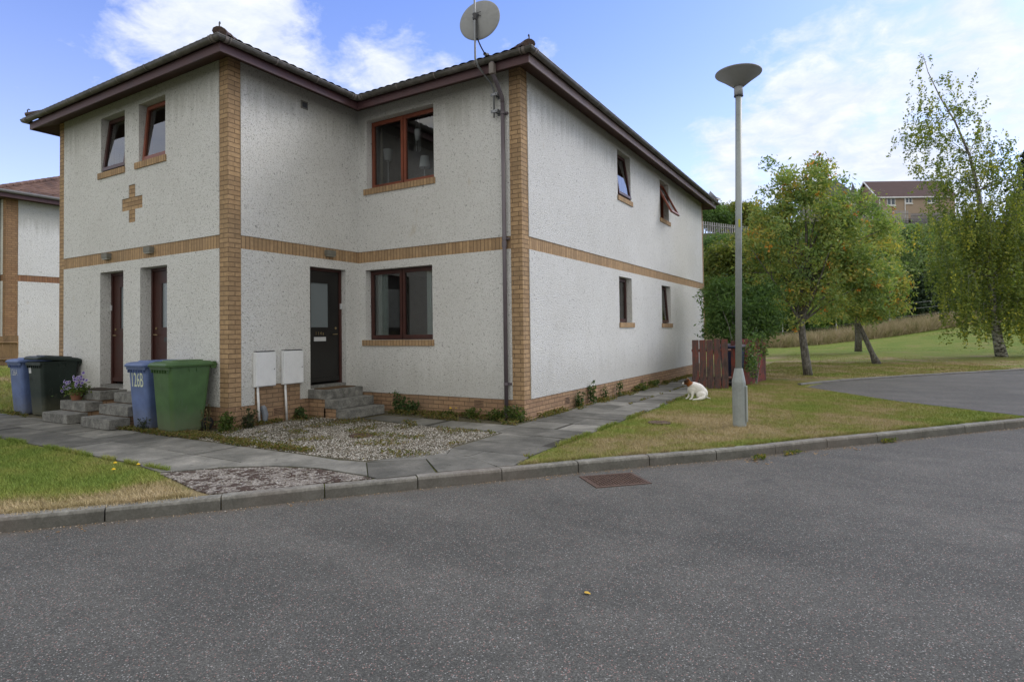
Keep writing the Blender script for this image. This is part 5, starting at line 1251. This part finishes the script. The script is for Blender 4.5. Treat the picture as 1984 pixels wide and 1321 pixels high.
for k in range(32):
    a=rg.uniform(-.36,.44); c=Vector((p.x+a,p.y-rg.uniform(-.02,.13)-.02,p.z+.14+rg.uniform(0,.20)+.05*(a>0)*1.2+.3*max(0,a-.1)))
    nv=Vector((rg.normal(.55,.35),-1,rg.normal(.35,.35))).normalized(); x_=nv.cross(Vector((0,0,1))).normalized(); y_=nv.cross(x_)
    for (r0,r1,mm,nm) in ((0,.021,PET,'petals'),(.021,.030,PEW,'petal_rim')):
        mb=MB(); V=[];n=12
        for r_ in (r0,r1):
            for i in range(n): t_=2*math.pi*i/n; rr_=max(r_,.0015)*(1+.12*math.cos(5*t_)); V.append(tuple(c+x_*rr_*math.cos(t_)+y_*rr_*math.sin(t_)+nv*(.25*r_)))
        mb.add(V,[(i,(i+1)%n,n+(i+1)%n,n+i) for i in range(n)])
        if r0==0: root_=mb.build('flower',mm,o,uv=False)
        else: mb.build('petal_rim',mm,root_,uv=False)
# ================================================================= street lamp
lx,ly=6.79,3.735; LG=simple('galvanised_grey_paint',(.30,.325,.315),.5,.4,.15,var=.14,scale=2.5); LB=simple('lamp_bowl_grey',(.25,.255,.25),.5,.4,.1,var=.1,scale=3)
o=thing('street_lamp','tall grey street lamp with a wide shallow bowl on the verge','street lamp',(lx,ly,0))
n=16; mb=MB(); mb.tube([(lx,ly,-.05),(lx,ly,.64),(lx,ly,.66),(lx+.003,ly,.86)],[.098,.098,.098,.058],n); mb.build('base',LG,o,smooth=False,uv=False)
mb=MB(); mb.tube([(lx+.003,ly,.84),(lx+.09,ly-.02,4.95)],[.047,.047],16); mb.build('pole',LG,o,smooth=True,uv=False)
tx,ty=lx+.09,ly-.02
mb=MB(); mb.tube([(tx,ty,4.93),(tx,ty,5.08)],.064,16); mb.build('collar',simple('collar_grey',(.33,.34,.34),.5),o,smooth=True,uv=False)
mb=MB(); mb.tube([(tx,ty,4.925),(tx,ty,4.94)],.068,16); mb.build('gasket',DARKM,o,uv=False)
mb=MB(); Mt=Matrix.Translation((tx,ty,5.07))@Matrix.Rotation(R(-1),4,Vector((-FW[0],-FW[1],0)).normalized())
mb.lathe([(.07,0),(.085,.005),(.20,.10),(.325,.190),(.333,.200),(.333,.210),(.32,.214),(.15,.222),(.001,.225)],40,M=Mt); mb.build('bowl',LB,o,smooth=True,uv=False)
rtn=Vector((RT[0],RT[1],0)); tow=-Vector((FW[0],FW[1],0)).normalized()
d1=(rtn*.9+tow*.45).normalized(); d2=Vector((-d1.y,d1.x,0)); cB=Vector((lx,ly,0))+d1*.094
MD=Matrix(((d1.x,d2.x,0,cB.x),(d1.y,d2.y,0,cB.y),(0,0,1,0),(0,0,0,1)))
mb=MB(); mb.box(0,.022,-.045,.045,.07,.60,M=MD,bev=.004); mb.build('access_door',LG,o,uv=False)
# yellow tag
tg=Vector((tx,ty,0)); mb=MB(); c_=Vector((lx+.053,ly-.01,3.02)); mb.box(-.026,.004,-.052,-.049,-.06,.06,M=Matrix.Translation(c_)@Matrix.Rotation(math.atan2(tow.y,tow.x)+R(90),4,'Z')); mb.build('identity_tag',simple('yellow_tag',(.42,.42,.04),.6),o,uv=False)
# ================================================================= bin store fence
RDB=None
def f_redb(k):
    def fn(t):
        p=P(t); n=t.noise(scl(t,p,(1,1,.18)),22,5,.7).outputs[0]; n2=t.noise(p,3,3,.6).outputs[0]
        f=t.math('ADD',t.math('MULTIPLY',n,.6),t.math('MULTIPLY',n2,.4))
        return {'Base Color':t.ramp(f,[(.36,(.045,.03,.028)),(.48,(.115,.05,.045) if k else (.095,.065,.06)),(.58,(.17,.055,.042) if not k else (.25,.05,.032)),(.72,(.16,.13,.12))]),'bump':(n,.5,.006)}
    return fn
RB1=mat('weathered_red_board',rough=.85,fn=f_redb(0)); RB2=mat('brighter_red_board',rough=.8,fn=f_redb(1))
o=board_fence('bin_store_fence','weathered red-brown picket panel behind the dog',(4.80,9.02,0),(5.62,9.50,0),1.20,1.20,.155,.022,RB1,th_=.022,posts=False,seed=8,top_var=.012,rs=1)
o=board_fence('bin_store_fence','redder board panel with greenery, behind the street lamp',(5.66,9.95,0),(6.02,12.3,0),1.19,1.19,.10,.006,RB2,th_=.02,posts=True,seed=9,top_var=.008,rs=1)
b=wheelie('dark blue wheelie bin hidden behind the red pickets and lamp post',bin_mat('navy_bin_plastic',(.02,.03,.08)),bin_mat('navy_bin_lid',(.10,.08,.10))); place(b,5.50,10.25,R(180)); b['group']=''
del b['group']
rg=np.random.default_rng(15); cen=np.array([[5.92+rg.normal(0,.05),rg.uniform(10.2,12.2),rg.uniform(.35,1.25)] for _ in range(42)]); cen[:,1]=np.where(cen[:,2]<.7,10.6+rg.normal(0,.2,42),cen[:,1])
L=np.repeat(cen,28,0)+rg.normal(size=(42*28,3))*np.array([.07,.11,.11]); o=thing('climbing_shrub','dark leafy sprays spilling over the redder board panel','shrub',(5.95,11,0)); crown('foliage',L,.04,DKL,o,rg.random(len(L)),.4,None,4)
mb=MB(); 
for c_ in cen[::4]: mb.tube([(5.97,10.9,0),tuple(c_)],[.008,.004],4)
mb.build('stems',BARK,o,uv=False)
# ================================================================= dog
def f_dog(t):
    o=OB(t); s=sep(t,o); n=t.noise(o,45,4,.6).outputs[0]
    d=t.n('ShaderNodeVectorMath',{0:o,1:(-.145,.0,.335)},operation='DISTANCE').outputs['Value']
    br=t.ramp(t.math('ADD',d,t.math('MULTIPLY',n,.03)),[(.095,1.0),(.112,0.0)])
    sn=t.ramp(t.math('ADD',t.math('ADD',s[0],.5),t.math('MULTIPLY',n,.02)),[(.288,1.0),(.300,0.0)])   # muzzle blaze stays white
    br=t.math('MULTIPLY',br,t.math('SUBTRACT',1.0,sn))
    dk=t.ramp(t.n('ShaderNodeVectorMath',{0:o,1:(-.185,-.02,.36)},operation='DISTANCE').outputs['Value'],[(.035,.95),(.075,0.0)])
    bc=t.mix(dk,(.23,.075,.02),(.025,.014,.008))
    c=t.mix(br,t.ramp(n,[(.3,(.60,.57,.52)),(.7,(.78,.76,.72))]),bc)
    return {'Base Color':c,'bump':(n,.4,.006)}
DOG=mat('dog_coat',rough=.85,spec=.2,fn=f_dog)
dg=grd(1349,774); dgo=thing('dog','small white dog with a brown head sitting on the grass, looking away','dog',(dg[0],dg[1],0))
ro=math.atan2(RT[1],RT[0])    # local +x = photo right, local -y = toward the camera
def ell(mb,c,r,rot=(0,0,0),n=16):
    V=[];Fs=[]
    Mx=Matrix.Translation(c)@Matrix.Rotation(rot[2],4,'Z')@Matrix.Rotation(rot[1],4,'Y')@Matrix.Rotation(rot[0],4,'X')
    m_=n//2
    for i in range(m_+1):
        for j in range(n):
            a=math.pi*i/m_; b_=2*math.pi*j/n; V.append(tuple(Mx@Vector((r[0]*math.sin(a)*math.cos(b_),r[1]*math.sin(a)*math.sin(b_),r[2]*math.cos(a)))))
    for i in range(m_):
        for j in range(n): Fs.append((i*n+j,(i+1)*n+j,(i+1)*n+(j+1)%n,i*n+(j+1)%n))
    mb.add(V,Fs)
mb=MB()
ell(mb,(.095,.02,.125),(.115,.105,.125),(0,R(-12),0))         # haunches
ell(mb,(.035,.02,.19),(.15,.10,.12),(0,R(40),0))            # back, sloping up to the shoulders
ell(mb,(-.015,.02,.235),(.125,.09,.098),(0,R(30),0))
ell(mb,(-.065,.01,.20),(.085,.08,.11),(0,R(10),0))           # chest
ell(mb,(-.08,.0,.275),(.078,.065,.07),(0,R(20),0))          # neck
ell(mb,(-.15,.0,.335),(.062,.052,.055))                       # head
ell(mb,(-.205,.005,.315),(.042,.026,.026),(0,R(-8),0))        # muzzle
ell(mb,(-.243,.006,.318),(.010,.012,.010))
ell(mb,(.06,-.075,.09),(.085,.045,.075),(0,R(-15),0))         # near thigh
for pts,rad in (([(.105,-.09,.06),(.05,-.125,.032),(-.03,-.14,.024),(-.10,-.15,.018)],[.04,.027,.021,.016]),
                ([(-.075,-.035,.16),(-.085,-.06,.09),(-.10,-.07,.035),(-.135,-.09,.018)],[.035,.024,.018,.017]),
                ([(-.08,.05,.16),(-.105,.045,.09),(-.13,.03,.045),(-.17,.01,.022)],[.035,.024,.018,.016]),
                ([(.17,.06,.05),(.215,.05,.028),(.235,.0,.022),(.232,-.045,.022)],[.022,.015,.012,.009])):
    mb.tube(pts,rad,10); 
    ell(mb,pts[-1],(.026,.017,.013)) if rad[-1]>.012 else None
for s_ in (-1,1): mb.tube([(-.135,s_*.03,.375),(-.138,s_*.042,.405),(-.142,s_*.046,.43)],[.024,.017,.004],8,scale=(1,.5))
body=mb.build('body',DOG,dgo,smooth=True,uv=False,org=ORG[dgo.name]*0)
rm=body.modifiers.new('one_surface','REMESH'); rm.mode='VOXEL'; rm.voxel_size=.0085; rm.use_smooth_shade=True
sm_=body.modifiers.new('soften','SMOOTH'); sm_.factor=.6; sm_.iterations=5
dgo.rotation_euler=(0,0,ro); dgo.scale=(1.18,1.18,1.08)
mb=MB(); ell(mb,(-.251,.006,.323),(.009,.010,.008)); mb.build('nose',simple('black_nose',(.015,.013,.012),.4),dgo,smooth=True,uv=False,org=(0,0,0))
mb=MB(); ell(mb,(-.192,-.033,.347),(.006,.006,.006)); ell(mb,(-.192,.04,.347),(.006,.006,.006)); mb.build('eyes',simple('dark_eye',(.01,.008,.006),.2),dgo,smooth=True,uv=False,org=(0,0,0))
# ================================================================= covers in the road and grass
RUST=simple('rusty_iron',(.115,.075,.058),.85,.3,.2,var=.3,scale=12,bump=.6)
cs=[grd(1117,921,RZ),grd(1222,913,RZ),grd(1265,938,RZ),grd(1160,951,RZ)]
o=thing('manhole_cover','rusty rectangular studded manhole cover in the road near the kerb','manhole cover',tuple(sum(cs)/4))
c0=sum(cs)/4; ux=(cs[1]-cs[0]); ux/=np.linalg.norm(ux); uy=np.array([-ux[1],ux[0],0]); W2=.30;H2=.24
def cv(a,b,z): p_=c0+ux*a+uy*b; return (p_[0],p_[1],RZ+z)
def cbox(mb,a0,a1,b0,b1,z0,z1): mb.add([cv(a0,b0,z0),cv(a1,b0,z0),cv(a1,b1,z0),cv(a0,b1,z0),cv(a0,b0,z1),cv(a1,b0,z1),cv(a1,b1,z1),cv(a0,b1,z1)],[(0,3,2,1),(4,5,6,7),(0,1,5,4),(1,2,6,5),(2,3,7,6),(3,0,4,7)])
mb=MB()
for a in ((-W2,W2,-H2,-H2+.03),(-W2,W2,H2-.03,H2),(-W2,-W2+.03,-H2+.03,H2-.03),(W2-.03,W2,-H2+.03,H2-.03)): cbox(mb,*a,-.03,.008)
mb.build('frame',RUST,o,uv=False)
mb=MB(); cbox(mb,-W2+.036,W2-.036,-H2+.036,H2-.036,-.03,.005)
for i in range(14):
    for j in range(10):
        a=-.235+i*.0362; b_=-.175+j*.039
        if (i+j)%2: cbox(mb,a-.012,a+.012,b_-.005,b_+.005,.005,.012)
        else: cbox(mb,a-.005,a+.005,b_-.012,b_+.012,.005,.012)
mb.build('studded_plate',RUST,o,uv=False)
def small_cover(label,x,y,r_,z,m=RUST):
    o=thing('access_cover',label,'access cover',(x,y,z)); mb=MB(); mb.lathe([(r_,z-.03),(r_,z+.008),(r_*.9,z+.012),(r_*.88,z+.006)],28,cx=x,cy=y); mb.build('frame',m,o,uv=False)
    mb=MB(); mb.lathe([(r_*.86,z-.02),(r_*.86,z+.009),(r_*.3,z+.011),(.001,z+.011)],28,cx=x,cy=y); mb.box(x-r_*.3,x+r_*.3,y-.012,y+.012,z+.011,z+.017); mb.build('lid',m,o,uv=False)
a=grd(1277,820); small_cover('brown round cover set in the grass between path and lamp post',a[0],a[1],.17,.012)
small_cover('brown cover sunk in the weedy gravel',2.28,.52,.17,.012,simple('brown_cover',(.08,.05,.038),.9,var=.3,scale=10))
# ================================================================= weeds
WL=leafmat('weed_leaf',[(.03,.055,.012),(.055,.09,.02),(.09,.13,.03),(.15,.16,.04)]); WL2=leafmat('ivy_leaf',[(0.026, 0.052, 0.0156), (0.0455, 0.0845, 0.026), (0.078, 0.1235, 0.039)])
STEM=simple('stem_green',(.08,.10,.03),.7)
def weed(label,x,y,h,r_,n,size,m=WL,stems=7,seed=0,name='weed',flower=None):
    rg=np.random.default_rng(seed); o=thing(name,label,'weed',(x,y,.01),'weeds along the foot of the walls'); mb=MB(); pts=[]
    for k in range(stems):
        a=rg.uniform(0,6.28); rr_=r_*math.sqrt(rg.random()); hh=h*rg.uniform(.45,1); tip=np.array([x+rr_*math.cos(a),y+rr_*math.sin(a)*.6,hh]); b=np.array([x+rr_*.4*math.cos(a),y+rr_*.3*math.sin(a),0.0])
        mb.tube([tuple(b),tuple(b*.5+tip*.5+np.array([0,0,.02])),tuple(tip)],[.004,.003,.002],4,cap=False)
        k2=max(3,n//stems); u=rg.random(k2)**.7; pts.append(b+(tip-b)*u[:,None]+rg.normal(0,.028+.1*size,(k2,3))*np.array([1,1,.6]))
    pts=np.concatenate(pts); pts[:,2]=np.maximum(pts[:,2],.01); crown('foliage',pts,size,m,o,np.clip(rg.random(len(pts))*.8+.2*rg.random(),0,1),.5,None,seed); mb.build('stems',STEM,o,uv=False)
    if flower:
        for k in range(flower[0]):
            q_=pts[rg.integers(len(pts))]; mb=MB(); mb.lathe([(.001,h+.01),(.018,h+.012),(.001,h+.022)],8,cx=q_[0],cy=q_[1]); mb.build('flower',flower[1],o,uv=False)
    return o
YF=simple('yellow_flower',(.65,.42,.02),.7)
weed('tall leafy seedling against the gable plinth, nearer of two',3.76,4.70,.36,.10,150,.028,WL2,5,1)
weed('tall twin-topped seedling against the gable plinth, farther of two',3.76,5.35,.52,.11,200,.028,WL2,4,2)
weed('dark thin seedling on the gable plinth beyond the tall pair',3.75,6.0,.33,.06,90,.026,WL2,3,3)
weed('upright green sprig on the gable plinth, fourth from the corner',3.76,6.75,.34,.07,110,.026,WL2,3,4)
weed('low bushy weed beside the gable path half way to the dog',3.77,8.1,.22,.2,260,.03,WL,10,5)
weed('grassy green clump by the gable path near the bin store',3.77,9.2,.20,.3,300,.03,WL,12,6)
weed('bushy green weed at the front right corner quoin',3.62,2.58,.28,.20,520,.022,WL,16,7)
weed('spreading weed at the foot of the downpipe',3.24,2.60,.20,.26,420,.024,WL,14,8)
weed('low weed with a reddish stem between the air vent and downpipe',2.72,2.62,.22,.18,260,.022,WL,10,9)
weed('small weed with yellow flowers below the ground floor window',2.25,2.60,.14,.16,160,.022,WL,8,10,flower=(4,YF))
weed('green weed left of the air vent under the ground floor window',1.42,2.62,.24,.18,280,.026,WL2,9,11)
weed('dark ivy-like weed beside the black door steps',1.12,2.60,.42,.13,230,.028,WL2,6,12)
weed('leafy weed at the foot of the corner quoin by the green bin',.12,-.14,.30,.20,380,.03,WL,12,13)
weed('dark purplish weed on the recess side of the corner quoin',.20,.22,.34,.15,260,.026,leafmat('purplish_leaf',[(.03,.03,.02),(.05,.07,.03),(.06,.035,.04)]),9,14)
weed('pale nettle-like weed between the meter pipes and door steps',.12,1.28,.22,.12,170,.026,WL2,7,15)
weed('brown seeding weed between the green bin and the quoin',-.22,-.22,.42,.12,90,.018,leafmat('dry_weed',[(.16,.10,.05),(.24,.15,.08),(.10,.09,.04)]),9,16)
weed('low weed with tiny flowers in front of the blue 126B bin',-1.05,-.72,.22,.10,150,.02,leafmat('dusky_weed',[(.03,.035,.03),(.05,.07,.05),(.08,.07,.11)]),8,17)
def cover(name,label,polys,dens,size,h,m,seed,clump=1.2,thr=.0,z=.012):
    pts=[]
    for pl in polys:
        q_=pts_in(pl,dens,seed); nn_=np.array([mnoise.noise(Vector((a*clump*2.3,b_*clump*2.3,seed*1.7))) for a,b_ in q_]); q_=q_[nn_>thr]; pts.append(q_)
    q_=np.concatenate(pts); rg=np.random.default_rng(seed); L=np.c_[q_,z+rg.random(len(q_))*h]
    V,Fq=leaf_quads(L,size,.4,.4,None,seed); tag(link_mesh(name,V,Fq,m,uv=False,attr=np.repeat(rg.random(len(L)),4)),label,'ground cover',kind='stuff')
WG=leafmat('low_weed',[(.05,.075,.018),(.09,.11,.025),(.16,.15,.04),(.22,.17,.07),(.13,.07,.04)])
cover('gravel_weeds','low yellow-green weeds growing through the gravel',[GP],1500,.016,.035,WG,3,1.0,.16)
cover('edge_weeds','weedy strip between front path and gravel, running past the bins',[[(-1.9,-.80),(1.6,-.80),(2.6,-.72),(2.6,-.58),(1.0,-.55),(-.1,-.45),(-1.9,-.62)]],5200,.018,.05,WG,5,1.1,-.22)
cover('wall_foot_weeds','low weeds along the foot of the recess and gable walls',[[(.0,-.1),(.2,-.1),(.22,1.4),(.02,1.4)],[(1.0,2.4),(3.7,2.4),(3.7,2.73),(1.0,2.73)],[(3.67,2.7),(3.86,2.7),(3.84,14),(3.67,14)],[(1.9,2.22),(3.8,2.22),(3.8,2.36),(1.9,2.36)],[(1.9,1.50),(3.0,1.50),(3.0,1.64),(1.9,1.64)]],2600,.022,.07,WG,6,1.2,-.10)
cover('joint_weeds','thin weeds in the joints of the gable path',[[(4.44,4),(4.50,4),(4.50,12),(4.44,12)],[(5.02,.3),(5.12,.3),(5.12,9),(5.02,9)],[(3.78,4.0),(3.95,4.0),(3.95,12),(3.78,12)]],1500,.02,.03,WG,7,.8,.05)
cover('bin_foot_weeds','straggly weeds round the feet of the wheelie bins',[[(-6.2,-.86),(-4.5,-.86),(-4.5,-.70),(-6.2,-.70)],[(-1.8,-.86),(-.1,-.84),(-.1,-.62),(-1.8,-.66)]],2600,.02,.06,WG,8,1.4,-.05)
cover('kerb_weeds','dandelion-like tufts growing out of the kerb joints',[[(7.28,1.84),(7.42,2.02),(7.36,2.08),(7.22,1.9)],[(7.58,2.28),(7.72,2.52),(7.66,2.56),(7.52,2.32)],[(8.62,3.70),(8.78,3.92),(8.72,3.96),(8.56,3.74)]],3200,.022,.04,leafmat('fresh_weed',[(.06,.09,.02),(.12,.15,.03),(.28,.20,.05)]),9,1.0,-1,z=RZ+.01)
# dandelions in the left lawn, a lone yellow leaf on the tarmac, fallen leaves in the channel
for k,(px,py,lab) in enumerate(((219,919,'yellow dandelion low in the left lawn'),(267,909,'yellow dandelion near the slab edge of the left lawn'),(222,906,'small yellow flower behind the other dandelions of the left lawn'))):
    a=grd(px,py); o=thing('dandelion',lab,'flower',(a[0],a[1],0)); MB().tube([(a[0],a[1],0),(a[0]+.01,a[1],.05)],.002,4).build('stem',STEM,o,uv=False); MB().lathe([(.001,.05),(.02,.056),(.012,.066),(.001,.07)],10,cx=a[0]+.01,cy=a[1]).build('flower_head',YF,o,uv=False)
a=grd(1137,1150,RZ); mb=MB(); V=[(0,0,.004)]+[(.021*math.cos(t_)*(1+.25*math.cos(3*t_)),.014*math.sin(t_),.004+.006*abs(math.sin(t_))) for t_ in np.linspace(0,2*math.pi,13)[:-1]]
mb.add([(a[0]+x,a[1]+y,RZ+z_) for x,y,z_ in V],[(0,1+i,1+(i+1)%12) for i in range(12)]); tag(mb.build('fallen_leaf',simple('yellow_leaf',(.70,.46,.08),.7,var=.2),None,uv=False,org=tuple(a)),'single curled yellow leaf alone on the tarmac','leaf')
pts=[]
for c_,n_,s_ in (((7.30,1.80),45,.07),((8.28,3.12),26,.06),((7.9,2.62),14,.08),((5.55,.02),10,.05),((4.0,-1.9),10,.08),((2.9,-3.25),12,.1),((6.1,.70),14,.1)):
    for _ in range(n_): pts.append((c_[0]+rng.normal(0,s_),c_[1]+rng.normal(0,s_),RZ+.006))
pts=np.array([p_ for p_ in pts if kdist(p_[0],p_[1])>.02 and p_[0]>0])
keep=[]
for p_ in pts:
    i=int(np.argmin([np.hypot(p_[0]-q_[0],p_[1]-q_[1]) for q_ in KL])); a=np.array(KL[max(0,i-1)]); b_=np.array(KL[min(len(KL)-1,i+1)]); d_=b_-a; cr=d_[0]*(p_[1]-a[1])-d_[1]*(p_[0]-a[0]); keep.append(cr<-.01)
pts=pts[np.array(keep)]
V,Fq=leaf_quads(pts,.014,.55,.4,None,3); V[:,2]=RZ+.003+np.abs(V[:,2]-RZ)*.35; tag(link_mesh('leaf_litter',V,Fq,leafmat('litter',[(.22,.12,.04),(.38,.20,.06),(.45,.30,.12)],trans=.05),uv=False,attr=np.repeat(rng.random(len(pts)),4)),'small brown leaves gathered in the channel of the kerb','leaf litter',kind='stuff')
